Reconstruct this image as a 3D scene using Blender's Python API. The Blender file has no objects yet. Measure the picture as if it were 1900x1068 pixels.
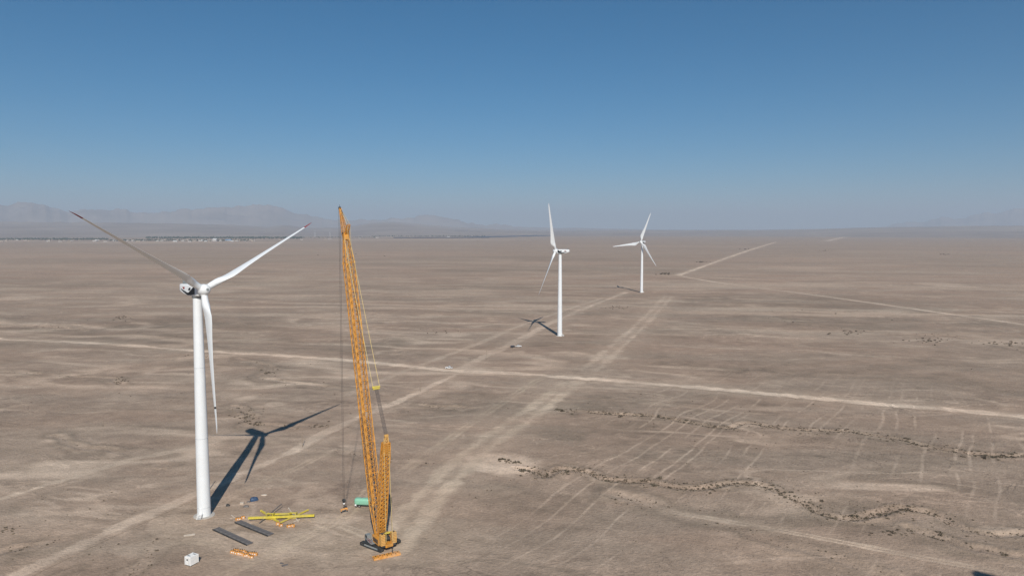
import bpy, math, random
import numpy as np
from mathutils import Matrix, Vector

R = math.radians
random.seed(7)
rng = np.random.default_rng(11)
sc = bpy.context.scene
col = sc.collection

# ---------------------------------------------------------------- camera, sky, sun, exposure
CAM_H, FOC, PITCH, CY = 101.15, 1302.0, R(4.0266), 516.3      # metres, pixels of a 1900 px wide frame
cam_d = bpy.data.cameras.new('camera')
cam = bpy.data.objects.new('camera', cam_d)
col.objects.link(cam)
cam.location = (0, 0, CAM_H)
cam.rotation_euler = (R(90) - PITCH, 0, 0)
cam_d.sensor_width = 36
cam_d.lens = 36 * FOC / 1900
cam_d.shift_y = -(534 - CY) / 1900
cam_d.clip_start = 1
cam_d.clip_end = 300000
sc.camera = cam

SUN_EL, SHADOW_AZ = R(38.2), R(-9.7)
SUN_STRENGTH, SKY_STRENGTH, EXPOSURE = 4.7, 0.065, 0.0
world = bpy.data.worlds.new('World')
sc.world = world
world.use_nodes = True
wn = world.node_tree
sky = wn.nodes.new('ShaderNodeTexSky')
sky.sky_type = 'NISHITA'
sky.sun_disc = False
sky.sun_elevation = SUN_EL
sky.sun_rotation = R(180) + SHADOW_AZ
sky.altitude = 900
sky.air_density = 1.0
sky.dust_density = 0.0
sky.ozone_density = 10.0
bg = wn.nodes['Background']
bg.inputs['Strength'].default_value = SKY_STRENGTH
hsv = wn.nodes.new('ShaderNodeHueSaturation')      # a deeper, drier blue over the whole dome
hsv.inputs['Hue'].default_value = 0.485
hsv.inputs['Saturation'].default_value = 1.2
wn.links.new(sky.outputs['Color'], hsv.inputs['Color'])
wn.links.new(hsv.outputs['Color'], bg.inputs['Color'])

sun_d = bpy.data.lights.new('sun', 'SUN')
sun_d.energy = SUN_STRENGTH
sun_d.angle = R(0.53)
sun_d.color = (1.0, 0.955, 0.89)
sun = bpy.data.objects.new('sun', sun_d)
col.objects.link(sun)
ldir = Vector((math.cos(SUN_EL) * math.sin(SHADOW_AZ), math.cos(SUN_EL) * math.cos(SHADOW_AZ), -math.sin(SUN_EL)))
sun.rotation_euler = ldir.to_track_quat('-Z', 'Y').to_euler()
sun.location = (80, -200, 400)

sc.view_settings.view_transform = 'Standard'
sc.view_settings.look = 'None'
sc.view_settings.gamma = 1
sc.view_settings.use_curve_mapping = False
sc.view_settings.exposure = EXPOSURE
sc.cycles.volume_bounces = 1
sc.cycles.use_denoising = True
sc.cycles.denoising_prefilter = 'NONE'

# ---------------------------------------------------------------- pixel -> place
_fw = np.array([0, math.cos(PITCH), -math.sin(PITCH)])
_up = np.array([0, math.sin(PITCH), math.cos(PITCH)])
_C = np.array([0, 0, CAM_H])
def ray(x, y):
    return _fw + np.array([1., 0, 0]) * (x - 950) / FOC - _up * (y - CY) / FOC
def G(x, y, z=0.0):
    """ground point seen at a pixel"""
    d = ray(x, y)
    t = (z - CAM_H) / d[2]
    return _C + d * t
def GL(pts):
    return np.array([G(*p)[:2] for p in pts])

# ---------------------------------------------------------------- helpers
def tag(o, label=None, cat=None, group=None, kind=None):
    if label: o['label'] = label
    if cat: o['category'] = cat
    if group: o['group'] = group
    if kind: o['kind'] = kind
    return o
def empty(name, loc=(0, 0, 0), rz=0.0, parent=None):
    o = bpy.data.objects.new(name, None)
    o.empty_display_size = 0.5
    col.objects.link(o)
    o.location = loc
    o.rotation_euler = (0, 0, rz)
    if parent: o.parent = parent
    return o
def link(name, me, parent=None, loc=(0, 0, 0), rot=(0, 0, 0)):
    o = bpy.data.objects.new(name, me)
    col.objects.link(o)
    o.location = loc
    o.rotation_euler = rot
    if parent: o.parent = parent
    return o
def copy_tree(o, parent=None):
    c = o.copy()
    col.objects.link(c)
    c.parent = parent
    for ch in list(o.children):
        copy_tree(ch, c)
    return c

class MB:
    """collects boxes, bars, tubes and lofts into one mesh"""
    def __init__(s): s.v, s.f, s.m = [], [], []
    def add(s, vs, fs, mi=0):
        b = len(s.v)
        s.v += [tuple(map(float, p)) for p in vs]
        s.f += [tuple(b + i for i in q) for q in fs]
        s.m += [mi] * len(fs)
        return s
    def box(s, c, d, mat=None, mi=0, bev=0.0):
        x, y, z = [k / 2 for k in d]
        if bev <= 0:
            vs = [Vector((a * x, b * y, e * z)) for e in (-1, 1) for a, b in ((-1, -1), (1, -1), (1, 1), (-1, 1))]
            fs = [(3, 2, 1, 0), (4, 5, 6, 7)] + [(i, (i + 1) % 4, 4 + (i + 1) % 4, 4 + i) for i in range(4)]
        else:
            r = min(bev, x * .9, y * .9, z * .9)
            vs, fs = [], []
            for e in (-1, 1):
                for (xx, yy, zz) in ((x - r, y - r, z), (x, y, z - r)) if e > 0 else ((x, y, z - r), (x - r, y - r, z)):
                    vs += [Vector((a, b, e * zz)) for a, b in ((-xx, -yy + (r if xx == x else 0)), (-xx + (r if xx == x else 0), -yy), (xx - (r if xx == x else 0), -yy), (xx, -yy + (r if xx == x else 0)),
                                                          (xx, yy - (r if xx == x else 0)), (xx - (r if xx == x else 0), yy), (-xx + (r if xx == x else 0), yy), (-xx, yy - (r if xx == x else 0)))]
            # order: rings bottom -> top
            rings = [vs[8:16], vs[0:8], vs[24:32], vs[16:24]]
            vs = sum(rings, [])
            for k in range(3):
                fs += [(k * 8 + i, k * 8 + (i + 1) % 8, k * 8 + 8 + (i + 1) % 8, k * 8 + 8 + i) for i in range(8)]
            fs += [tuple(range(7, -1, -1)), tuple(range(24, 32))]
        if mat is not None: vs = [mat @ p for p in vs]
        c = Vector(c)
        return s.add([p + c for p in vs], fs, mi)
    def bar(s, p, q, w, h=None, mi=0, up=(0, 0, 1)):
        p, q = Vector(p), Vector(q)
        h = h or w
        d = (q - p).normalized()
        u = Vector(up)
        if abs(d.dot(u)) > .98: u = Vector((0, 1, 0))
        x = d.cross(u).normalized() * (w / 2)
        y = x.cross(d).normalized() * (h / 2)
        vs = [e + a * x + b * y for e in (p, q) for a, b in ((-1, -1), (1, -1), (1, 1), (-1, 1))]
        return s.add(vs, [(0, 1, 2, 3), (7, 6, 5, 4)] + [(i, 4 + i, 4 + (i + 1) % 4, (i + 1) % 4) for i in range(4)], mi)
    def tube(s, p, q, r, n=10, r2=None, mi=0, cap=True):
        p, q = Vector(p), Vector(q)
        r2 = r if r2 is None else r2
        d = (q - p).normalized()
        u = Vector((0, 0, 1)) if abs(d.z) < .95 else Vector((0, 1, 0))
        x = d.cross(u).normalized()
        y = d.cross(x)
        vs = []
        for e, rr in ((p, r), (q, r2)):
            vs += [e + rr * (math.cos(2 * math.pi * i / n) * x + math.sin(2 * math.pi * i / n) * y) for i in range(n)]
        fs = [(i, n + i, n + (i + 1) % n, (i + 1) % n)[::-1] for i in range(n)]
        if cap: fs += [tuple(range(n))[::-1], tuple(range(n, 2 * n))]
        return s.add(vs, fs, mi)
    def loft(s, rings, mi=0, cap=True):
        n = len(rings[0])
        vs = [p for r in rings for p in r]
        fs = []
        for k in range(len(rings) - 1):
            fs += [(k * n + i, k * n + (i + 1) % n, (k + 1) * n + (i + 1) % n, (k + 1) * n + i) for i in range(n)]
        if cap: fs += [tuple(range(n))[::-1], tuple(range((len(rings) - 1) * n, len(rings) * n))]
        return s.add(vs, fs, mi)
    def lathe(s, prof, n=32, mi=0, axis='z', cap=True):
        rings = []
        for r, z in prof:
            if axis == 'z': rings.append([(r * math.cos(2 * math.pi * i / n), r * math.sin(2 * math.pi * i / n), z) for i in range(n)])
            else: rings.append([(r * math.cos(2 * math.pi * i / n), z, r * math.sin(2 * math.pi * i / n)) for i in range(n)])
        return s.loft(rings, mi, cap)
    def prism(s, poly, a, b, axis='x', mi=0):
        """polygon in the plane across `axis`, extruded from a to b"""
        def P(u, v, w):
            return (w, u, v) if axis == 'x' else ((u, w, v) if axis == 'y' else (u, v, w))
        n = len(poly)
        vs = [P(u, v, a) for u, v in poly] + [P(u, v, b) for u, v in poly]
        fs = [(i, (i + 1) % n, n + (i + 1) % n, n + i) for i in range(n)] + [tuple(range(n))[::-1], tuple(range(n, 2 * n))]
        return s.add(vs, fs, mi)
    def mesh(s, name, *mats, smooth=False):
        me = bpy.data.meshes.new(name)
        me.from_pydata(s.v, [], s.f)
        for m in mats: me.materials.append(m)
        if any(s.m): me.polygons.foreach_set('material_index', s.m)
        import bmesh
        bm = bmesh.new(); bm.from_mesh(me)
        bmesh.ops.recalc_face_normals(bm, faces=bm.faces)
        bm.to_mesh(me); bm.free()
        if smooth:
            me.polygons.foreach_set('use_smooth', [True] * len(me.polygons))
            me.set_sharp_from_angle(angle=R(40))
        me.update()
        return me
    def build(s, name, mat, parent=None, smooth=False, loc=(0, 0, 0), rot=(0, 0, 0)):
        mats = mat if isinstance(mat, (list, tuple)) else (mat,)
        return link(name, s.mesh(name, *mats, smooth=smooth), parent, loc, rot)

def mk(name, c, rough=.6, metal=0., var=.12, scale=1.5, dirt=None, spec=.4, dirt_amt=.5):
    """painted / dusty surface: base colour with uneven tone and patches of dust"""
    m = bpy.data.materials.new(name)
    m.use_nodes = True
    nt = m.node_tree
    b = nt.nodes['Principled BSDF']
    b.inputs['Roughness'].default_value = rough
    b.inputs['Metallic'].default_value = metal
    b.inputs['Specular IOR Level'].default_value = spec
    tc = nt.nodes.new('ShaderNodeTexCoord')
    nz = nt.nodes.new('ShaderNodeTexNoise')
    nz.inputs['Scale'].default_value = scale
    nz.inputs['Detail'].default_value = 5
    nz.inputs['Roughness'].default_value = .62
    nt.links.new(tc.outputs['Object'], nz.inputs['Vector'])
    rp = nt.nodes.new('ShaderNodeMapRange')
    rp.inputs[1].default_value, rp.inputs[2].default_value = .3, .7
    rp.inputs[3].default_value, rp.inputs[4].default_value = 1 - var, 1 + var
    nt.links.new(nz.outputs[0], rp.inputs[0])
    mx = nt.nodes.new('ShaderNodeVectorMath'); mx.operation = 'SCALE'
    mx.inputs[0].default_value = c
    nt.links.new(rp.outputs[0], mx.inputs['Scale'])
    out = mx.outputs[0]
    if dirt is not None:
        n2 = nt.nodes.new('ShaderNodeTexNoise')
        n2.inputs['Scale'].default_value = scale * .45
        n2.inputs['Detail'].default_value = 6
        nt.links.new(tc.outputs['Object'], n2.inputs['Vector'])
        r2 = nt.nodes.new('ShaderNodeMapRange')
        r2.inputs[1].default_value, r2.inputs[2].default_value = .45, .75
        r2.inputs[3].default_value, r2.inputs[4].default_value = 0, dirt_amt
        nt.links.new(n2.outputs[0], r2.inputs[0])
        mm = nt.nodes.new('ShaderNodeMix'); mm.data_type = 'RGBA'
        nt.links.new(r2.outputs[0], mm.inputs[0])
        nt.links.new(out, mm.inputs[6])
        mm.inputs[7].default_value = (*dirt, 1)
        out = mm.outputs[2]
    nt.links.new(out, b.inputs['Base Color'])
    return m

DUST = (.36, .30, .24)
M = dict(
    white=mk('turbine_white', (.77, .79, .79), .42, var=.03, scale=.25, dirt=(.66, .66, .63), dirt_amt=.35),
    blade=mk('blade_gelcoat', (.76, .78, .78), .38, var=.03, scale=.3),
    flange=mk('flange_grey', (.55, .57, .57), .5),
    red=mk('signal_red', (.27, .022, .02), .5, var=.1),
    black=mk('decal_black', (.02, .022, .025), .5),
    concrete=mk('concrete', (.46, .42, .37), .9, var=.15, scale=.8),
    orange=mk('crane_orange', (.60, .265, .035), .55, var=.28, scale=.8, dirt=(.40, .26, .12), dirt_amt=.6),
    orange_l=mk('counterweight_yellow', (.66, .37, .10), .55, var=.12, scale=.8, dirt=DUST, dirt_amt=.4),
    crane_dark=mk('track_steel', (.045, .048, .05), .7, metal=.3, var=.3, scale=2, dirt=(.2, .175, .145), dirt_amt=.45),
    rope=mk('wire_rope', (.10, .09, .085), .6, metal=.4),
    pendant=mk('pendant_bar', (.66, .50, .20), .55),
    glass=mk('cab_glass', (.03, .04, .045), .1, spec=.7),
    grey=mk('machine_grey', (.23, .255, .255), .6, dirt=DUST),
    yellow=mk('spreader_yellow', (.66, .53, .06), .5, var=.2, scale=.9, dirt=(.45, .38, .22), dirt_amt=.6),
    green=mk('mint_green', (.24, .52, .36), .42, var=.06, scale=.6, dirt=(.38, .42, .33), dirt_amt=.3),
    mat=mk('old_timber', (.135, .125, .12), .9, var=.3, scale=.9, dirt=(.26, .23, .2), dirt_amt=.5),
    box_white=mk('container_white', (.84, .83, .80), .5, var=.04, scale=.8, dirt=(.66, .6, .52), dirt_amt=.25),
    block=mk('block_orange', (.68, .31, .07), .6, var=.25, scale=1.4, dirt=(.50, .38, .27), dirt_amt=.6),
    blue=mk('tarp_blue', (.03, .065, .13), .5, var=.25, scale=1.2),
    pale=mk('bleached_wood', (.55, .47, .38), .85, var=.15, scale=1.5),
    rubber=mk('rubber', (.025, .025, .025), .85),
    darkcar=mk('dark_paint', (.035, .038, .045), .35, dirt=DUST, dirt_amt=.3),
    carwhite=mk('car_white', (.78, .78, .77), .35, var=.03, dirt=(.55, .5, .43), dirt_amt=.3),
    chrome=mk('hub_steel', (.4, .4, .4), .4, metal=.7),
    pole=mk('pole_concrete', (.30, .235, .17), .85),
    shrub=mk('dry_shrub', (.115, .092, .06), .9, var=.45, scale=.35),
    twig=mk('twig', (.12, .09, .06), .9),
    tree=mk('belt_foliage', (.035, .05, .025), .9, var=.4, scale=.02),
    wall=mk('far_wall', (.55, .52, .48), .8, var=.05, scale=.05),
    wall_mud=mk('far_wall_mud', (.44, .36, .28), .9, var=.08, scale=.05),
    roof_blue=mk('far_roof_blue', (.12, .25, .42), .5),
    roof_white=mk('far_roof_white', (.66, .65, .63), .5),
    roof_mud=mk('far_roof_mud', (.36, .29, .23), .9),
    panel=mk('solar_glass', (.025, .032, .05), .35, var=.2, scale=.01),
)

# ---------------------------------------------------------------- noise (numpy)
def _h(ix, iy, seed):
    with np.errstate(over='ignore'):
        h = (ix.astype(np.int64) * 374761393 + iy.astype(np.int64) * 668265263 + seed * 1442695041) & 0xffffffff
        h = ((h ^ (h >> 13)) * 1274126177) & 0xffffffff
        h = h ^ (h >> 16)
    return (h & 0xffff).astype(np.float32) / 32767.5 - 1
def vn(x, y, seed):
    ix, iy = np.floor(x), np.floor(y)
    fx, fy = (x - ix).astype(np.float32), (y - iy).astype(np.float32)
    ix, iy = ix.astype(np.int64), iy.astype(np.int64)
    u, v = fx * fx * fx * (fx * (fx * 6 - 15) + 10), fy * fy * fy * (fy * (fy * 6 - 15) + 10)
    a, b, c, d = _h(ix, iy, seed), _h(ix + 1, iy, seed), _h(ix, iy + 1, seed), _h(ix + 1, iy + 1, seed)
    return (a + (b - a) * u) * (1 - v) + (c + (d - c) * u) * v
def sst(a, b, x):
    t = np.clip((x - a) / (b - a), 0, 1)
    return t * t * (3 - 2 * t)
def fbm(x, y, wl, oct, seed, ax=1.0, rot=-6.0, gain=.55, sp=None):
    c, s = math.cos(R(rot)), math.sin(R(rot))
    u, v = (x * c + y * s) / ax, -x * s + y * c
    r = np.zeros(x.shape, np.float32)
    a, w, tot = 1.0, wl, 0.0
    for k in range(oct):
        n = vn(u / w + 17.3 * k + seed, v / w - 9.1 * k, seed + k * 31)
        fade = a if sp is None else a * sst(.8, 2.2, w / sp)
        r += fade * n
        tot += a
        a *= gain; w *= .5
    return r / tot

def smooth_line(p, n=6):
    p = np.asarray(p, float)
    q = np.vstack([2 * p[0] - p[1], p, 2 * p[-1] - p[-2]])
    out = []
    for i in range(1, len(q) - 2):
        for t in np.arange(n) / n:
            a, b, c, d = q[i - 1], q[i], q[i + 1], q[i + 2]
            out.append(.5 * (2 * b + (c - a) * t + (2 * a - 5 * b + 4 * c - d) * t * t + (3 * b - a - 3 * c + d) * t ** 3))
    out.append(p[-1])
    return np.array(out)
def polydist(x, y, line, reach):
    """distance from points to a polyline (only within reach)"""
    D = np.full(x.shape, 1e9, np.float32)
    lo, hi = line.min(0) - reach, line.max(0) + reach
    idx = np.nonzero((x > lo[0]) & (x < hi[0]) & (y > lo[1]) & (y < hi[1]))[0]
    if len(idx) == 0: return D
    X, Y = x[idx], y[idx]
    d = np.full(X.shape, 1e9, np.float32)
    for a, b in zip(line[:-1], line[1:]):
        lo, hi = np.minimum(a, b) - reach, np.maximum(a, b) + reach
        k = np.nonzero((X > lo[0]) & (X < hi[0]) & (Y > lo[1]) & (Y < hi[1]))[0]
        if len(k) == 0: continue
        ab = b - a
        t = np.clip(((X[k] - a[0]) * ab[0] + (Y[k] - a[1]) * ab[1]) / max(ab @ ab, 1e-6), 0, 1)
        d[k] = np.minimum(d[k], np.hypot(X[k] - a[0] - t * ab[0], Y[k] - a[1] - t * ab[1]))
    D[idx] = d
    return D

# ---------------------------------------------------------------- places read off the photograph
T1, T2, T3 = (-109.1, 242.2), (45.3, 660.4), (206.8, 1116.0)
CRANE = G(706, 1009)[:2]
HOOK = G(631, 946)[:2]
HEAD = (HOOK - CRANE) / np.linalg.norm(HOOK - CRANE)

ROADS = {  # name: (pixels, width m, strength, rut, colour, label)
 'main_road': ([(-120, 622), (0, 629), (200, 638), (357, 650), (520, 659), (640, 668), (760, 679), (850, 688), (960, 693), (1080, 702), (1200, 711), (1300, 719), (1400, 728), (1500, 737), (1640, 750), (1780, 761), (1900, 772), (2050, 786)], 13.5, 1.0, 0, (.70, .555, .42), 'pale graded dirt road crossing the plain'),
 'turbine_road': ([(-120, 1140), (30, 1068), (200, 988), (362, 916), (450, 878), (540, 838), (640, 785), (760, 735), (850, 692)], 9.0, 0.95, 0, (.60, .475, .36), 'grey dirt road running along the turbines'),
 'far_track': ([(850, 690), (890, 666), (960, 632), (1020, 600), (1090, 570), (1165, 541)], 13, 0.7, 0, (.55, .43, .325), 'faint dirt track leading on to the far turbines'),
 'wide_track': ([(700, 1035), (760, 965), (810, 905), (870, 850), (930, 803), (1000, 755), (1065, 706)], 20, 0.8, 1, (.53, .42, .31), 'wide scraped track with two pale wheel bands'),
 'wide_track_beyond': ([(1090, 690), (1130, 655), (1165, 625), (1200, 592), (1225, 566), (1240, 550)], 22, 0.7, 1, (.56, .44, .33), 'wide scraped track beyond the main road'),
 'side_track': ([(740, 880), (800, 838), (860, 795), (920, 755), (985, 712), (1010, 700)], 7.5, 0.55, 1, (0.477, 0.377, 0.273), 'faint wheel track between the wider tracks'),
 'cross_track': ([(640, 735), (700, 708), (780, 678), (840, 655), (900, 632), (960, 606), (1040, 578), (1120, 552)], 9, 0.6, 0, (.52, .41, .31), 'faint track crossing the main road behind the crane'),
 'right_road': ([(1257, 511), (1320, 522), (1400, 533), (1500, 545.5), (1640, 565), (1760, 582), (1900, 602), (2020, 622)], 10, 1.0, 0, (.66, .525, .40), 'thin pale road running off to the right'),
 'horizon_road': ([(1257, 511), (1300, 496), (1350, 478), (1400, 461), (1440, 449)], 19, 1.0, 0, (.66, .525, .40), 'thin pale road running to the horizon'),
 'distant_road': ([(1535, 447), (1560, 441), (1590, 434), (1606, 430.5)], 60.0, .8, 0, (.6, .48, .37), 'pale road end close to the horizon'),
 'left_track': ([(-120, 962), (0, 926), (130, 886), (250, 851), (330, 836), (420, 812)], 7.5, 0.75, 0, (.53, .42, .315), 'faint pale wheel track left of the turbine'),
 'rut_track': ([(1240, 948), (1300, 958), (1400, 975), (1500, 993), (1640, 1020), (1760, 1043), (1900, 1069), (2000, 1088)], 5, 0.85, 1, (.54, .43, .32), 'two rut track beside the winding wash'),
 'pad_loop': ([(400, 940), (440, 915), (490, 893), (550, 868), (600, 842)], 6, 0.7, 1, (.48, .37, .27), 'wheel marks passing the turbine shadow'),
 'pad_curve': ([(395, 1075), (450, 1050), (520, 1018), (590, 985), (640, 958), (665, 930), (690, 900)], 6, 0.7, 1, (.50, .39, .28), 'curved wheel marks passing below the orange heap'),
 'pad_entry': ([(300, 1010), (350, 1003), (420, 1008), (500, 1000), (560, 985), (610, 975)], 5.5, 0.7, 1, (.50, .39, .28), 'wheel marks between the dark mats and the crane'),
 'site_track': ([(545, 950), (585, 962), (625, 972), (660, 984), (690, 1000)], 6, 0.8, 1, (0.551, 0.441, 0.326), 'wheel marks leading to the crane'),
}
WASHES = [  # pixels, half width m, depth m, shrubs per 10 m
 ([(960, 868), (985, 876), (1008, 885), (1040, 871), (1080, 878), (1120, 890), (1200, 897), (1275, 905), (1340, 898), (1400, 900), (1450, 918), (1500, 943), (1560, 956), (1620, 951), (1680, 945), (1740, 955), (1790, 980), (1850, 992), (1900, 990), (1990, 1000)], 1.9, .5, 95.0),
 ([(620, 836), (680, 845), (740, 856), (800, 860), (850, 866)], 1.8, .4, 9.0),
 ([(1030, 758), (1100, 765), (1180, 770), (1250, 778), (1300, 785), (1345, 793), (1385, 784), (1440, 793), (1520, 801), (1600, 804), (1680, 820), (1760, 836), (1820, 846), (1900, 845), (1980, 850)], 1.9, .45, 65.0),
 ([(780, 750), (850, 755), (950, 758), (1020, 757)], 2.0, .4, 8.0),
 ([(1150, 915), (1230, 940), (1350, 970), (1440, 1000), (1550, 1035), (1640, 1064), (1700, 1085)], 3.2, .35, 16.0),
 ([(1670, 972), (1760, 1003), (1850, 1020), (1900, 1028), (1970, 1040)], 2.2, .5, 30.0),
 ([(1430, 590), (1500, 602), (1600, 612), (1700, 620), (1770, 622), (1830, 635), (1900, 650), (1960, 662)], 3.5, .4, 5.0),
 ([(1240, 572), (1300, 575), (1400, 578), (1500, 577), (1600, 588), (1730, 598)], 3.5, .3, 2.0),
 ([(1480, 577), (1600, 577), (1700, 580), (1800, 586)], 3.5, .2, .6),
 ([(-60, 603), (0, 605), (80, 606), (130, 608), (155, 614)], 3.0, .3, 2.2),
 ([(-40, 688), (60, 691), (150, 697), (210, 702), (228, 712)], 2.4, .3, 2.4),
 ([(440, 664), (490, 678), (505, 688), (488, 698), (560, 712), (640, 722)], 2.4, .3, 2.6),
 ([(430, 755), (465, 770), (455, 792), (500, 786), (560, 790), (640, 795)], 2.2, .3, 9.0),
 ([(-50, 1026), (0, 1023), (60, 1017), (110, 1008)], 2.0, .4, 10.0),
 ([(40, 1037), (90, 1032), (140, 1026)], 1.6, .3, 3.0),
 ([(296, 996), (285, 1015), (268, 1040), (240, 1068), (225, 1085)], 1.2, .25, 14.0),
 ([(105, 1066), (150, 1048)], .8, .15, 5.0),
 ([(100, 812), (160, 828), (240, 838), (300, 860)], 2.2, .2, .8),
 ([(180, 590), (250, 596), (300, 600)], 3.0, .2, 1.5),
 ([(560, 590), (640, 592), (720, 598)], 3.0, .2, 1.2),
]
PATCHES = [  # px, py, half width px, half height px, strength
 (925, 861, 84, 23, 1.6), (965, 864, 32, 11, 1.2), (300, 450, 300, 1.6, .5), (420, 444.5, 160, 1.0, .7), (90, 447, 140, 1.0, .5), (800, 445, 200, 1.2, .4), (460, 737, 26, 6, .8), (512, 750, 18, 5, .7), (560, 740, 22, 4, .45), (850, 621, 32, 4, .7), (30, 553, 45, 5, .65),
 (1750, 528, 46, 6, .6), (1730, 533, 25, 3, .5), (800, 586, 28, 4, .5), (1125, 662, 40, 6, .7), (1085, 708, 42, 4, .8), (1000, 748, 24, 8, .4), (450, 620, 60, 5, .25),
 (600, 930, 46, 14, .8), (575, 915, 36, 18, .55), (560, 1000, 80, 24, .6), (620, 962, 60, 12, .7), (560, 968, 60, 8, .5), (330, 970, 66, 18, .6), (270, 1015, 46, 18, .65), (650, 1030, 60, 14, .45), (960, 654, 18, 5, .6), (850, 716, 26, 7, .5), (790, 728, 40, 10, .45),
 (1440, 712, 30, 9, .35), (170, 800, 80, 10, .3), (650, 795, 40, 14, .35), (650, 830, 24, 10, .55), (880, 690, 70, 9, .5), (540, 700, 30, 6, .45), (1690, 642, 40, 4, .35), (1480, 630, 60, 6, .3), (376, 958, 24, 8, .7),
 (280, 722, 40, 8, .35), (140, 725, 60, 8, .2), (1860, 985, 40, 10, .5), (1560, 925, 60, 9, .3),
]
PATCHES = [(*G(a, b)[:2], c * np.linalg.norm(G(a, b)[:2]) / FOC, abs(G(a, b - d)[1] - G(a, b + d)[1]) / 2, e) for a, b, c, d, e in PATCHES]
road_lines = {k: smooth_line(GL(v[0])) for k, v in ROADS.items()}
wash_lines = []
for i, w in enumerate(WASHES):
    L = smooth_line(GL(w[0]), 8)
    amp = w[1] * 1.1
    L = L + np.stack([amp * vn(L[:, 0] / 14, L[:, 1] / 14, 5 + i), amp * 1.3 * vn(L[:, 0] / 11, L[:, 1] / 11, 55 + i)], 1)
    wash_lines.append(L)
FLAT = [(T1, 30), (T2, 20), (T3, 20), ((-65, 228), 62), (CRANE, 40), (G(833, 683)[:2], 12), (G(957, 645)[:2], 14)]

def height(x, y, sp=None, dw=None, dr=None):
    """relief of the plain in metres; roads and the working pad are graded flat"""
    d = np.hypot(x, y)
    h = .9 * fbm(x, y, 70, 4, 3, 1.6, sp=sp)
    if dw is None:
        dw = [polydist(x, y, L, 14) for L in wash_lines]
    for (px, hw, dep, n), D in zip(WASHES, dw):
        h = h - dep * (1 - sst(hw * .35, hw * 1.25, D)) + .22 * np.exp(-((D - hw * 1.7) / (hw * .6)) ** 2)
    m = 1 - sst(900, 1500, d)
    for c, r in FLAT:
        m = m * sst(r, r * 1.7, np.hypot(x - c[0], y - c[1]))
    if dr is None:
        dr = {k: polydist(x, y, L, 45) for k, L in road_lines.items()}
    for k, D in dr.items():
        w = ROADS[k][1] * .75
        m = m * sst(w, w + 14, D)
    return h * m

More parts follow.
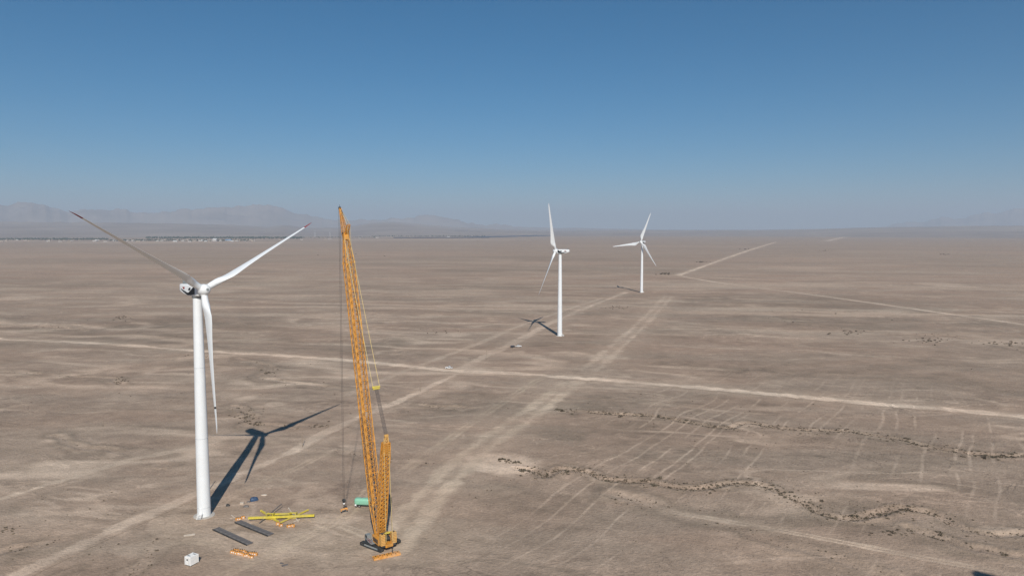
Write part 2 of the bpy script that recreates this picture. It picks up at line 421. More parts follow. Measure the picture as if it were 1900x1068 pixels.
# ---------------------------------------------------------------- soil colour and the ground sheet
def soil_colour(x, y, sp, dw, dr, fine_only=False):
    d = np.hypot(x, y)
    # ---- surface colour
    base, dark, pale, red = [np.array(c, np.float32) for c in ((.345, .260, .193), (.238, .185, .135), (.59, .46, .345), (.385, .274, .20))]
    wx = x + 30 * fbm(x, y, 160, 3, 71, sp=sp)
    wy = y + 22 * fbm(x, y, 130, 3, 72, sp=sp)
    big = fbm(wx, wy, 420, 4, 1, 2.6, -7, sp=sp)
    mid = fbm(wx, wy, 95, 5, 2, 2.3, -8, .6, sp=sp)
    fine = fbm(x, y, 14, 4, 4, 1.5, -8, .65, sp=sp)
    t = .26 * big + .42 * mid + .36 * fine
    grit = fbm(x, y, 4.2, 3, 6, 1.5, -8, .8, sp=sp)
    dk = .5 * sst(-.2, .5, -t) + .35 * sst(-.02, .3, -(t + .3 * grit) - .06)
    C = base + (dark - base) * dk[:, None]
    C = C + (red - C) * (sst(-.1, .4, fbm(wx, wy, 300, 4, 9, 2.2, -5, sp=sp)) * .55)[:, None]
    # braided pale runnels
    def runnel(wl, seed, ax, wd):
        n = fbm(wx, wy, wl, 5, seed, ax * 1.35, -8, .5, sp=sp)
        br = sst(-.2, .35, fbm(x, y, wl * .8, 4, seed + 5, 1.6, sp=sp))
        wk = wd * (1 + sp * .25)
        return (1 - sst(0, wk, np.abs(n))) * br / (1 + sp * .06)
    pl = np.maximum(.85 * runnel(110, 21, 3.0, .042), .7 * runnel(46, 33, 2.2, .05))
    pl = np.maximum(pl, .95 * runnel(330, 41, 4.0, .024))
    pl = np.maximum(pl, .85 * runnel(200, 47, 3.6, .028))
    pl = np.maximum(pl, .65 * runnel(70, 51, 3.2, .045))
    dl = np.maximum(.75 * runnel(150, 57, 3.8, .03), .65 * runnel(60, 63, 3.0, .04))
    C = C + (dark - C) * dl[:, None]
    pl = np.maximum(pl, .32 * sst(.08, .6, t))
    # hand-read pale sand patches
    for cx, cy, rx, ry, st in PATCHES:
        q = np.hypot((x - cx) / rx, (y - cy) / ry) + .55 * fbm(x, y, max(rx, 6) * .7, 4, 61, 1.5, sp=sp) + .25 * fine
        pl = np.maximum(pl, st * (1 - sst(.55, 1.15, q)) * (.8 + .3 * fine))
    # washes: sandy bed, dark gravel fringes
    near_w = np.nonzero(np.min(np.stack(dw), 0) < 15.9)[0]
    if len(near_w):
        xs, ys, ps, fs = x[near_w], y[near_w], sp[near_w], fine[near_w]
        nj = 2.2 * fs + 1.6 * fbm(xs, ys, 7, 3, 66, sp=ps)
        brk = np.clip(sst(-.35, .35, fbm(xs, ys, 26, 3, 67, sp=ps)) * (.7 + 1.7 * fbm(xs, ys, 3.6, 3, 68, sp=ps)), 0, 1)
        for (px, hw, dep, n), D in zip(WASHES, dw):
            j = D[near_w] + hw * nj
            pl[near_w] = np.maximum(pl[near_w], (.36 if dep > .3 else .34) * (1 - sst(hw * .3, hw * 3.2, j)) * brk)
            g = np.exp(-np.clip((j - hw * 2.2) / (hw * 1.2), -6, 6) ** 2) * .6
            C[near_w] += (dark - C[near_w]) * g[:, None]
    # parallel furrows across the right hand plain
    a = R(33)
    s0 = x * math.cos(a) - y * math.sin(a)
    u0 = x * math.sin(a) + y * math.cos(a)
    s = s0 + 10 * fbm(x, y, 90, 2, 81) + .9 * fbm(x, y, 22, 2, 82)
    idx = np.floor(s / 8.2)
    jit = .5 + .3 * _h(idx.astype(np.int64), np.zeros(len(idx), np.int64), 83)
    off = (s / 8.2 - idx - jit) * 8.2
    near = np.abs(off)
    dash = sst(-.5, -.2, vn(u0 / 26 + idx * 7.37, idx * 3.1, 84)) * (.72 + .4 * vn(u0 / 9, idx * 1.7, 86))
    reg = sst(20, 60, x + .42 * (330 - y)) * sst(190, 215, d) * (1 - sst(420, 560, d)) * sst(-.6, -.25, fbm(x, y, 110, 3, 85))
    pl = np.maximum(pl, .6 * (1 - sst(.2, .6 + .25 * sp, near)) * np.clip(dash, 0, 1) * reg)
    # dust drifting off the roads
    for n, D in dr.items():
        w = ROADS[n][1]
        pl = np.maximum(pl, .3 * ROADS[n][2] * (1 - sst(w * .3, w * 1.5, D + w * .8 * fine)))
    # trampled working pad round the crane
    q = np.hypot((x + 62) / 52, (y - 228) / 26) + .25 * fbm(x, y, 30, 4, 91, sp=sp)
    pad = 1 - sst(.55, 1.25, q)
    padc = np.array((.352, .268, .193), np.float32)
    C = C + (padc - C) * (.75 * pad)[:, None]
    pl = np.maximum(pl, pad * .75 * sst(.0, .38, fbm(x, y, 16, 4, 92, 2.5, -25, sp=sp)))
    # foundation apron of the near turbine
    q = np.hypot(x - T1[0], y - T1[1]) + 2 * fine
    C = C + (padc - C) * (.8 * (1 - sst(14, 20, q)))[:, None]
    pl = np.maximum(pl, .5 * np.exp(-((q - 17) / 1.6) ** 2))
    C = C + (pale - C) * np.clip(pl, 0, 1.25)[:, None]
    st = vn(x / .95, y / 1.1, 99) * sst(.7, 1.6, 1.4 / sp)
    C = C * (1 + .09 * fine + .09 * grit + .05 * st - .22 * sst(.72, .95, st) + .18 * sst(.74, .95, -st))[:, None]
    return C

def build_ground():
    az = np.concatenate([np.radians(np.arange(-180, -42, 6.)), np.linspace(R(-42), R(42), 1360), np.radians(np.arange(48, 180, 6.))])
    inv = np.linspace(1 / 165., 1 / 6000., 640)
    rad = np.concatenate([[12, 40, 80, 120, 148], 1 / inv, np.geomspace(6600, 46000, 18)])
    A, Rr = np.meshgrid(az, rad)
    x, y = (Rr * np.sin(A)).ravel(), (Rr * np.cos(A)).ravel()
    d = Rr.ravel()
    k = inv[0] - inv[1]
    sp = np.maximum(d * R(84) / 1360, d * d * k)
    dw = [polydist(x, y, L, 16) for L in wash_lines]
    dr = {n: polydist(x, y, L, 45) for n, L in road_lines.items()}
    z = height(x, y, sp, dw, dr)
    C = soil_colour(x, y, sp, dw, dr)
    # mesh
    nr, na = len(rad), len(az)
    V = np.empty((len(x) + 1, 3), np.float32)
    V[:-1] = np.stack([x, y, z], 1)
    V[-1] = (0, 0, 0)
    i = np.arange(nr - 1)[:, None] * na
    j = np.arange(na)[None, :]
    jn = (j + 1) % na
    Q = np.stack([i + j, i + na + j, i + na + jn, i + jn], -1).reshape(-1, 4)[:, ::-1]
    tri = np.stack([np.full(na, len(x)), jn[0], j[0]], 1)[:, ::-1]
    tri = np.stack([np.full(na, len(x)), np.arange(na), (np.arange(na) + 1) % na], 1)[:, ::-1]
    me = bpy.data.meshes.new('ground')
    me.vertices.add(len(V)); me.vertices.foreach_set('co', V.ravel())
    loops = np.concatenate([Q.ravel(), tri.ravel()]).astype(np.int32)
    me.loops.add(len(loops)); me.loops.foreach_set('vertex_index', loops)
    starts = np.concatenate([np.arange(len(Q)) * 4, len(Q) * 4 + np.arange(len(tri)) * 3]).astype(np.int32)
    me.polygons.add(len(starts)); me.polygons.foreach_set('loop_start', starts)
    me.polygons.foreach_set('use_smooth', np.ones(len(starts), bool))
    me.update(calc_edges=True)
    at = me.color_attributes.new('soil', 'FLOAT_COLOR', 'POINT')
    Cc = np.ones((len(V), 4), np.float32)
    Cc[:-1, :3] = np.clip(C, .02, .9)
    Cc[-1, :3] = (.32, .25, .18)
    at.data.foreach_set('color', Cc.ravel())
    global SOIL
    m = SOIL = bpy.data.materials.new('desert_soil'); m.use_nodes = True
    nt = m.node_tree; b = nt.nodes['Principled BSDF']
    b.inputs['Roughness'].default_value = .95
    b.inputs['Specular IOR Level'].default_value = .12
    an = nt.nodes.new('ShaderNodeAttribute'); an.attribute_name = 'soil'
    ge = nt.nodes.new('ShaderNodeNewGeometry')
    def nz(scale, det):
        n = nt.nodes.new('ShaderNodeTexNoise'); n.inputs['Scale'].default_value = scale; n.inputs['Detail'].default_value = det
        n.inputs['Roughness'].default_value = .65
        nt.links.new(ge.outputs['Position'], n.inputs['Vector'])
        return n
    L = nt.links.new
    def mth(op, p, q=None):
        n = nt.nodes.new('ShaderNodeMath'); n.operation = op
        for i, v in enumerate((p, q)):
            if v is None: continue
            if isinstance(v, (int, float)): n.inputs[i].default_value = v
            else: L(v, n.inputs[i])
        return n.outputs[0]
    def ramp(v, p, q, lo, hi):
        n = nt.nodes.new('ShaderNodeMapRange'); n.interpolation_type = 'SMOOTHSTEP'
        for i, k in enumerate((p, q, lo, hi)): n.inputs[i + 1].default_value = k
        L(v, n.inputs[0]); return n.outputs[0]
    def flow(scale, det, stretch, rough=.68, dist=0.0, seed=0.0):
        """noise drawn out along the drainage direction"""
        mp = nt.nodes.new('ShaderNodeMapping')
        mp.inputs['Rotation'].default_value = (0, 0, R(8))
        mp.inputs['Location'].default_value = (seed, seed * 1.7, 0)
        mp.inputs['Scale'].default_value = (scale / stretch, scale, scale)
        L(ge.outputs['Position'], mp.inputs['Vector'])
        n = nt.nodes.new('ShaderNodeTexNoise'); n.inputs['Scale'].default_value = 1; n.inputs['Detail'].default_value = det
        n.inputs['Roughness'].default_value = rough; n.inputs['Distortion'].default_value = dist
        L(mp.outputs[0], n.inputs['Vector']); return n.outputs[0]
    n1, n2 = nz(.9, 4), nz(.16, 5)
    ad = nt.nodes.new('ShaderNodeMath'); ad.operation = 'ADD'
    L(n1.outputs[0], ad.inputs[0]); L(n2.outputs[0], ad.inputs[1])
    tone = ramp(ad.outputs[0], .6, 1.4, .85, 1.15)
    st1 = ramp(flow(.11, 9, 1.4, .76, .4), .34, .66, .93, 1.07)          # streaked gravel
    st2 = ramp(flow(.016, 8, 1.8, .68, .8, 31), .36, .64, .955, 1.045)
    crk = ramp(mth('ABSOLUTE', mth('SUBTRACT', flow(.020, 7, 1.9, .6, 1.0, 77), .5)), 0, .016, 1, 0)   # thin pale runnels
    crm = ramp(flow(.008, 4, 1.6, .6, 0, 13), .46, .60, 0, 1)
    dkl = ramp(mth('ABSOLUTE', mth('SUBTRACT', flow(.034, 7, 1.8, .62, .8, 141), .5)), 0, .016, 1, 0)   # dark gravel threads
    dkm = ramp(flow(.010, 4, 1.6, .6, 0, 55), .48, .62, 0, 1)
    peb = ramp(nz(1.1, 2).outputs[0], .60, .70, 0, 1)                      # cobbles and tufts
    pbm = ramp(nz(.05, 4).outputs[0], .45, .62, 0, 1)
    f = mth('MULTIPLY', mth('MULTIPLY', tone, st1), st2)
    spk = mth('MULTIPLY', ramp(nz(.42, 3).outputs[0], .60, .69, 0, 1), ramp(nz(.03, 4).outputs[0], .44, .60, 0, 1))   # small bare sandy spots
    f = mth('MULTIPLY', f, mth('ADD', 1.0, mth('MULTIPLY', spk, .28)))
    f = mth('MULTIPLY', f, mth('ADD', 1.0, mth('MULTIPLY', mth('MULTIPLY', crk, crm), .26)))
    f = mth('MULTIPLY', f, mth('SUBTRACT', 1.0, mth('MULTIPLY', mth('MULTIPLY', dkl, dkm), .26)))
    f = mth('MULTIPLY', f, mth('SUBTRACT', 1.0, mth('MULTIPLY', mth('MULTIPLY', peb, pbm), .34)))
    sv = nt.nodes.new('ShaderNodeVectorMath'); sv.operation = 'SCALE'
    L(an.outputs['Color'], sv.inputs[0]); L(f, sv.inputs['Scale'])
    hue = nt.nodes.new('ShaderNodeMix'); hue.data_type = 'RGBA'; hue.blend_type = 'MULTIPLY'
    L(ramp(flow(.02, 6, 2.4, .6, .5, 201), .38, .62, 0, 1), hue.inputs[0])
    L(sv.outputs[0], hue.inputs[6]); hue.inputs[7].default_value = (1.02, .975, .955, 1)
    L(hue.outputs[2], b.inputs['Base Color'])
    bp = nt.nodes.new('ShaderNodeBump'); bp.inputs['Strength'].default_value = .7; bp.inputs['Distance'].default_value = .4
    L(mth('ADD', ad.outputs[0], mth('MULTIPLY', f, .8)), bp.inputs['Height']); L(bp.outputs[0], b.inputs['Normal'])
    me.materials.append(m)
    return tag(link('ground', me), 'dry stony desert plain with pale washes', kind='structure')
build_ground()

# ---------------------------------------------------------------- dirt roads and tracks: thin sheets of compacted soil with ragged edges
def build_road(i, name):
    px, w, st, rut, colr, label = ROADS[name]
    C0 = smooth_line(GL(px), 30)
    seg = np.linalg.norm(np.diff(C0, axis=0), axis=1)
    cum = np.concatenate([[0], np.cumsum(seg)])
    step = np.clip((np.hypot(C0[:, 0], C0[:, 1]) ** 2 * 1.0e-5), .7, 60)
    ss = [0.0]
    while ss[-1] < cum[-1]: ss.append(ss[-1] + float(np.interp(ss[-1], cum, step)))
    ss = np.minimum(ss, cum[-1])[:6000]
    L = np.stack([np.interp(ss, cum, C0[:, 0]), np.interp(ss, cum, C0[:, 1])], 1)
    t = np.gradient(L, axis=0); t /= np.maximum(np.linalg.norm(t, axis=1), 1e-6)[:, None]
    n = np.stack([t[:, 1], -t[:, 0]], 1)
    us = np.linspace(-1, 1, 27)
    P = L[:, None, :] + n[:, None, :] * (us[None, :, None] * (w * .5))
    x, y = P[..., 0].ravel(), P[..., 1].ravel()
    d = np.hypot(x, y)
    sp = np.maximum(d * R(84) / 1360, d * d * 9.3e-6)
    dw = [polydist(x, y, q, 16) for q in wash_lines]
    dr = {k: polydist(x, y, q, 45) for k, q in road_lines.items()}
    C = soil_colour(x, y, sp, dw, dr)
    u = np.tile(np.abs(us), len(L))
    e = fbm(x, y, 5, 4, 700 + i) + .6 * fbm(x, y, 26, 2, 720 + i)
    if rut:
        v = np.abs(u - .45) + .30 * e
        a = (.25 + .75 * (1 - sst(.08, .34, v))) * (1 - sst(.62, .96, u + .5 * e))
    else:
        wear = .12 * np.exp(-((u - .32) / .1) ** 2)
        a = (1 - sst(.38, .86, u + .55 * e)) * (.9 + wear)
    a = a * (1 - sst(.82, 1.0, u))
    a = a * np.clip(st * (.9 + .8 * fbm(x, y, 34, 3, 740 + i)), 0, 1)
    s_ = np.repeat(ss, len(us)); a = a * sst(0, 6, s_) * (1 - sst(cum[-1] - 6, cum[-1], s_))
    C = C + (np.array(colr, np.float32) * (1 + .22 * fbm(x, y, 9, 3, 760 + i))[:, None] - C) * np.clip(a, 0, 1)[:, None]
    V = np.stack([x, y, np.full(len(x), .012 + .004 * (len(ROADS) - i))], 1)
    m_ = len(us)
    ii = np.arange(len(L) - 1)[:, None] * m_; jj = np.arange(m_ - 1)[None, :]
    F = np.stack([ii + jj, ii + m_ + jj, ii + m_ + jj + 1, ii + jj + 1], -1).reshape(-1, 4)
    me = bpy.data.meshes.new('dirt_road'); me.from_pydata(V.tolist(), [], F.tolist())
    if me.polygons[0].normal.z < 0: me.flip_normals()
    at = me.color_attributes.new('soil', 'FLOAT_COLOR', 'POINT')
    at.data.foreach_set('color', np.concatenate([np.clip(C, .02, .9), np.ones((len(x), 1))], 1).astype(np.float32).ravel())
    me.materials.append(SOIL)
    tag(link('dirt_road' if not rut else 'wheel_track', me), label, kind='structure')
for i, name in enumerate(ROADS): build_road(i, name)

# ---------------------------------------------------------------- far hills
def build_hills():
    def prof(pts):
        p = np.array(pts, float)
        return lambda px: np.interp(px, p[:, 0], p[:, 1])
    HZ = 424.7
    far = prof([(-900, 395), (-300, 388), (0, 384), (60, 381), (100, 384), (150, 383), (205, 385), (260, 387), (330, 389), (400, 387), (450, 384), (490, 381), (515, 382), (540, 389), (565, 397), (600, 402), (640, 407), (690, 405), (730, 402), (765, 400), (800, 404), (850, 410), (900, 415), (980, 419), (1100, 422), (1250, 425), (1500, 425), (1620, 421), (1680, 414), (1740, 407), (1800, 400), (1860, 394), (1900, 391), (2100, 386), (2800, 392)])
    mid = prof([(-900, 412), (0, 410), (200, 411), (330, 413), (430, 416), (500, 420), (530, 416), (570, 421), (640, 421), (690, 411), (730, 409), (780, 413), (840, 420), (920, 424), (1000, 427), (1400, 427), (1520, 424), (1620, 420), (1750, 418), (1900, 417), (2300, 414), (2800, 415)])
    az = np.linspace(R(-50), R(50), 1000)
    d = np.concatenate([np.linspace(8500, 18000, 40), np.linspace(18200, 42000, 85)])
    A, D = np.meshgrid(az, d)
    px = 950 + FOC * np.tan(A)
    x, y = D * np.sin(A), D * np.cos(A)
    zm = CAM_H + (HZ - mid(px)) / FOC * 15000 * np.cos(A)
    DF = 26000 + 10000 * sst(1200, 1650, px)
    jag = 15.0 * fbm(px.ravel(), 0 * px.ravel(), 70, 5, 331, 1, 0, .65).reshape(px.shape)
    zf = CAM_H + (HZ - far(px) - 1.5 + jag * sst(2, 12, HZ - far(px))) / FOC * DF * np.cos(A)
    ramp = sst(8700, 15500, D)
    rid = lambda wl, s: 1 - np.abs(fbm(x.ravel(), y.ravel(), wl, 5, s, 1.0, 0, .55).reshape(x.shape)) * 2.2
    rg, rf = rid(3800, 301), rid(5200, 311)
    z = -6 + np.maximum(zm, -4) * ramp * (.72 + .3 * rg * sst(11000, 16000, D))
    hump = np.exp(-((D - DF) / 2900) ** 2)
    sh = np.maximum(hump * (.55 + .3 * rf + .18 * rid(1700, 341)), 0)
    sh = sh / sh.max(0, keepdims=True)
    z = np.maximum(z, -6 + np.maximum(zf + 6, 0) * sh)
    V = np.stack([x, y, z], -1).reshape(-1, 3)
    nr, na = D.shape
    i = np.arange(nr - 1)[:, None] * na; j = np.arange(na - 1)[None, :]
    F = np.stack([i + j, i + j + 1, i + na + j + 1, i + na + j], -1).reshape(-1, 4)
    me = bpy.data.meshes.new('hills'); me.from_pydata(V.tolist(), [], F.tolist())
    me.polygons.foreach_set('use_smooth', [True] * len(me.polygons))
    if me.polygons[0].normal.z < 0: me.flip_normals()
    me.materials.append(mk('hill_rock', (.27, .215, .18), .95, var=.28, scale=.0009, dirt=(.40, .33, .265), dirt_amt=.6, spec=.1))
    tag(link('hills', me), 'bare hazy mountain range on the horizon', kind='structure')
build_hills()

# ---------------------------------------------------------------- air
def build_haze():
    S, z0, z1 = 50000, -30, 1220
    mb = MB().box((0, 0, (z0 + z1) / 2), (2 * S, 2 * S, z1 - z0))
    m = bpy.data.materials.new('haze_air'); m.use_nodes = True
    nt = m.node_tree
    nt.nodes.remove(nt.nodes['Principled BSDF'])
    v = nt.nodes.new('ShaderNodeVolumePrincipled')
    v.inputs['Color'].default_value = (.60, .70, .82, 1)
    v.inputs['Density'].default_value = 6.0e-5
    v.inputs['Anisotropy'].default_value = 0.0
    nt.links.new(v.outputs[0], nt.nodes['Material Output'].inputs['Volume'])
    o = mb.build('haze', m)
    tag(o, 'thin dry haze over the plain', kind='stuff')
build_haze()

# ---------------------------------------------------------------- wind turbines
HUBZ, OVER, TILT, CONE, BL = 80.0, 4.6, R(5), R(5.1), 48.9
def blade_ring(z, n=26):
    L = BL
    t = z / L
    chord = np.interp(t, [0, .05, .09, .14, .19, .24, .32, .5, .7, .88, .96, 1.0], [2.1, 2.1, 2.5, 4.1, 5.2, 5.0, 4.1, 2.8, 1.95, 1.3, .9, .2])
    w = float(sst(.06, .17, t))
    thick = np.interp(t, [0, .06, .2, .4, 1], [1.0, 1.0, .34, .24, .16])
    tw = R(np.interp(t, [0, .15, .3, .6, 1], [0, 0, 0, 0, 0]))
    le = np.interp(t, [0, .1, .4, 1], [1.05, 1.05, .75, .25])
    pts = []
    for k in range(n):
        a = 2 * math.pi * k / n
        cx, cy = math.cos(a), math.sin(a)
        c01 = (1 - cx) / 2
        th = thick * (2.6 * (math.sqrt(max(c01, 0)) * .66 - .42 * c01 - .24 * c01 ** 4 * 1)) * .5
        af = (c01 * chord, math.copysign(max(th, .012 if c01 > .9 else 0), cy) * chord if abs(cy) > 1e-6 else 0.0)
        ci = (c01 * chord, cy * chord / 2)
        u, v = ci[0] + (af[0] - ci[0]) * w, ci[1] + (af[1] - ci[1]) * w
        yy, xx = le - u, v
        pts.append((xx * math.cos(tw) - yy * math.sin(tw), xx * math.sin(tw) + yy * math.cos(tw), z))
    return pts
def make_blade_meshes():
    zs = [1.3, 2.2, 3.2, 4.2, 5.2, 6.2, 7.2, 8.2, 9.2, 10.5, 12, 14, 17, 20, 24, 28, 32, 36, 40, 43, 44.8]
    body = MB().loft([blade_ring(z) for z in zs]).mesh('blade', M['blade'], smooth=True)
    tipr = MB().loft([blade_ring(z) for z in (44.81, 46, 47.2, 48.2, 48.7, BL)])
    tips = {k: tipr.mesh('blade_tip', M[k], smooth=True) for k in ('red', 'blade')}
    rg = lambda z: [(p[0] * 1.18, p[1] * 1.06 - .01, z) for p in blade_ring(z)]
    band = MB().loft([rg(39.9), rg(40.6)]).mesh('warning_band', M['black'])
    col_ = MB().lathe([(1.12, 1.2), (1.2, 1.35), (1.2, 1.75), (1.1, 1.9)], 28).mesh('root_collar', M['white'], smooth=True)
    return body, tips, band, col_
BLADE, TIPS, BAND, COLLAR = make_blade_meshes()

def rrect(w, top, bot, r, y, n=5):
    """rounded rectangle across the nacelle at station y"""
    out = []
    for cx, cz, a0 in ((w / 2 - r, top - r, 0), (-w / 2 + r, top - r, 90), (-w / 2 + r, bot + r, 180), (w / 2 - r, bot + r, 270)):
        for k in range(n + 1):
            a = R(a0 + 90 * k / n)
            out.append((cx + r * math.cos(a), y, cz + r * math.sin(a)))
    return out
def make_nacelle_meshes():
    st = [(-2.9, 2.6, 1.35, -1.35, .6), (-2.75, 3.3, 1.75, -1.75, .7), (-2.2, 3.7, 1.95, -1.95, .6), (0, 3.9, 2.05, -2.05, .55), (3.0, 3.9, 2.05, -2.0, .55), (5.5, 3.9, 2.02, -1.6, .55), (7.6, 3.85, 1.98, -.95, .5), (8.5, 3.6, 1.9, -.55, .5), (8.9, 3.0, 1.6, -.2, .45)]
    body = MB().loft([rrect(w, t, b, r, y) for y, w, t, b, r in st]).mesh('nacelle', M['white'], smooth=True)
    neck = MB().lathe([(1.6, 77.4), (1.75, 77.6), (1.75, 78.2)], 36).mesh('yaw_ring', M['grey'], smooth=True)
    def decal(poly, m, sx):
        mb = MB().prism([(y, z) for y, z in poly], sx * 1.90, sx * 1.965, 'x')
        return mb.mesh('swoosh_and_shade' if m != 'red' else 'emblem', M[m])
    sw1_shade = [(-1.9, 1.35), (-1.2, 1.35), (.2, .45), (1.8, -.5), (3.2, -1.35), (2.4, -1.6), (.6, -1.6), (-1.0, -1.35), (-1.9, -1.1)]  # front swoosh, enlarged over the lower front to paint in the shade there
    sw2 = [(1.2, -1.0), (3.2, -.75), (5.4, -.15), (7.2, .35), (7.3, .1), (5.6, -.75), (3.6, -1.5), (2.4, -1.72)]
    sw3 = [(.6, .9), (1.4, 1.0), (2.4, .35), (2.2, -.05), (1.3, -.05), (.8, .3)]
    em = [(4.6, .55), (5.0, 1.25), (5.5, .9), (6.1, 1.15), (6.0, .5), (5.2, .2)]
    dec = [('swoosh_and_shade', decal(p, 'black', s)) for s in (-1, 1) for p in (sw1_shade, sw2, sw3)] + [('emblem', decal(em, 'red', s)) for s in (-1, 1)]
    cool = MB().box((0, 6.9, 2.5), (2.6, .5, 1.0), bev=.06)
    for k in range(6): cool.box((-1.1 + k * .44, 6.62, 2.5), (.06, .08, .86))
    cool = cool.mesh('cooler', M['grey'])
    vane = MB().tube((-.9, 8.0, 1.85), (-.9, 8.0, 3.1), .05, 8).bar((-.9, 7.7, 3.1), (-.9, 8.4, 3.1), .08).bar((-.9, 8.0, 2.4), (.9, 8.0, 2.4), .05).tube((.9, 8.0, 1.85), (.9, 8.0, 2.8), .05, 8).mesh('wind_vane', M['grey'])
    lamp = MB().tube((0, 8.3, 1.85), (0, 8.3, 2.3), .16, 10).mesh('warning_lamp', M['red'])
    hatch = MB().box((.2, 1.5, 2.085), (1.5, 1.8, .07), bev=.03).mesh('roof_hatch', M['grey'])
    rail = MB()
    for s in (-1, 1):
        rail.bar((s * 1.5, 2.2, 2.75), (s * 1.5, 6.2, 2.75), .05)
        for k in range(5): rail.bar((s * 1.5, 2.2 + k, 2.0), (s * 1.5, 2.2 + k, 2.75), .05)
    rail = rail.mesh('roof_rail', M['grey'])
    return body, neck, dec, cool, vane, lamp, hatch, rail
NAC = make_nacelle_meshes()
SPIN = MB().lathe([(1.55, 1.75), (1.75, 1.6), (1.95, .9), (2.0, .1), (1.9, -.8), (1.62, -1.5), (1.15, -2.05), (.6, -2.33), (.05, -2.4)], 40, axis='y').mesh('hub', M['white'], smooth=True)
NOSE = MB().lathe([(.46, -2.34), (.46, -2.46), (.3, -2.48)], 20, axis='y').mesh('nose_hatch', M['grey'], smooth=True)
def tower_r(z): return np.interp(z, [0, 3.3, 28, 53, 78], [2.28, 2.24, 2.06, 1.78, 1.45])
SEC = []
for a, b in ((0.15, 3.3), (3.3, 28), (28, 53), (53, 77.4)):
    zs = np.linspace(a, b, 6)
    SEC.append(MB().lathe([(tower_r(z), z) for z in zs], 56).mesh('tower_section', M['white'], smooth=True))
FLG = {z: MB().lathe([(tower_r(z) - .1, z - .09), (tower_r(z) + .035, z - .07), (tower_r(z) + .035, z + .07), (tower_r(z) - .1, z + .09)], 56).mesh('flange', M['flange']) for z in (3.3, 28, 53)}
FOUND = MB().lathe([(3.6, -.3), (3.55, .12), (3.3, .2), (2.1, .2)], 40).mesh('foundation', M['concrete'])
def stair_mesh():
    s = MB()
    for k in range(5): s.box((0, -.28 * (5 - k) - .2, .2 + .24 * (k + .5)), (1.3, .3, .06))
    s.box((0, -.1, 1.42), (1.5, .9, .08))
    for sx in (-.68, .68):
        s.bar((sx, -1.75, .2), (sx, -.4, 1.45), .06, .2)
        s.bar((sx, -1.7, 1.15), (sx, -.4, 2.4), .05)
        for k in (0, .5, 1): s.bar((sx, -1.7 + 1.3 * k, .2 + 1.2 * k), (sx, -1.7 + 1.3 * k, 1.15 + 1.25 * k), .05)
    return s.mesh('entry_stairs', M['box_white'])
STAIR = stair_mesh()
DOOR = MB().box((0, 0, 2.5), (.95, .16, 2.1), bev=.05).mesh('door', M['white'])
CABIN = MB().box((0, 0, .75), (1.5, .8, 1.1), bev=.04).box((0, -.42, .8), (.6, .04, .7)).mesh('switch_cabinet', M['box_white'])

def turbine(xy, yaw, az, label, tips=('blade', 'blade', 'blade'), band=None, door_world=R(0), scale=1.0, group='wind turbines on the plain', z=0, rotor=True, pitch=0.0):
    o = empty('wind_turbine', (xy[0], xy[1], z), yaw)
    o.scale = (scale,) * 3
    tag(o, label, 'wind turbine', group)
    for s in SEC:
        t = link('tower_section', s, o)
    for zz, m in FLG.items(): link('flange', m, o)
    link('foundation', FOUND, o)
    da = door_world - yaw
    for nm, me in (('door', DOOR), ('entry_stairs', STAIR)):
        rr = tower_r(2.4) - (.02 if nm == 'door' else -.35)
        link(nm, me, o, (math.sin(da) * rr, -math.cos(da) * rr, 0), (0, 0, da))
    link('yaw_ring', NAC[1], o)
    nac = link('nacelle', NAC[0], o, (0, 0, HUBZ))
    for n, me in NAC[2]: link(n, me, nac)
    for n, me in zip(('cooler', 'wind_vane', 'warning_lamp', 'roof_hatch', 'roof_rail'), NAC[3:]): link(n, me, nac)
    if not rotor: return o
    hub = link('hub', SPIN, o)
    Mh = Matrix.Translation((0, -OVER * math.cos(TILT), HUBZ + OVER * math.sin(TILT))) @ Matrix.Rotation(-TILT, 4, 'X')
    hub.matrix_local = Mh
    link('nose_hatch', NOSE, hub)
    for k in range(3):
        b = link('blade', BLADE, o)
        b.matrix_local = Mh @ Matrix.Rotation(az + k * R(120), 4, 'Y') @ Matrix.Rotation(CONE, 4, 'X') @ Matrix.Rotation(pitch, 4, 'Z')
        link('blade_tip', TIPS[tips[k]], b)
        link('root_collar', COLLAR, b)
        if band == k: link('warning_band', BAND, b)
    return o
turbine(T1, R(52.3), R(181.9), 'large white wind turbine standing beside the orange crane', ('blade', 'red', 'red'), 0, door_world=R(-2), pitch=R(6))
turbine(T2, R(-109.9), R(25.4), 'white wind turbine seen side on beyond the dirt road', door_world=R(60), pitch=R(57))
turbine(T3, R(-38), R(20.4), 'smallest of the near row of turbines, near the road fork', door_world=R(60), pitch=R(-78))
# a fourth one out of frame whose shadow falls into the corner of the picture
n4 = np.array((math.sin(R(52.3)), -math.cos(R(52.3))))
tail = G(1805, 1062)[:2]
b4 = tail + n4 * 8.8 - (81.5 / math.tan(SUN_EL)) * np.array((math.sin(SHADOW_AZ), math.cos(SHADOW_AZ)))
turbine(tuple(b4), R(52.3), R(181.9), 'turbine tower without rotor whose nacelle shadow falls beside the two rut track', rotor=False)
for px, py, dd, yw, a in ((585, 0, 9000, -20, 10), (613, 0, 9300, -30, 50)):
    X = (px - 950) / FOC * dd
    turbine((X, dd), R(yw), R(a), 'tiny far off white turbine near the hazy settlement', scale=.72, group='far turbines by the settlement', z=-3)

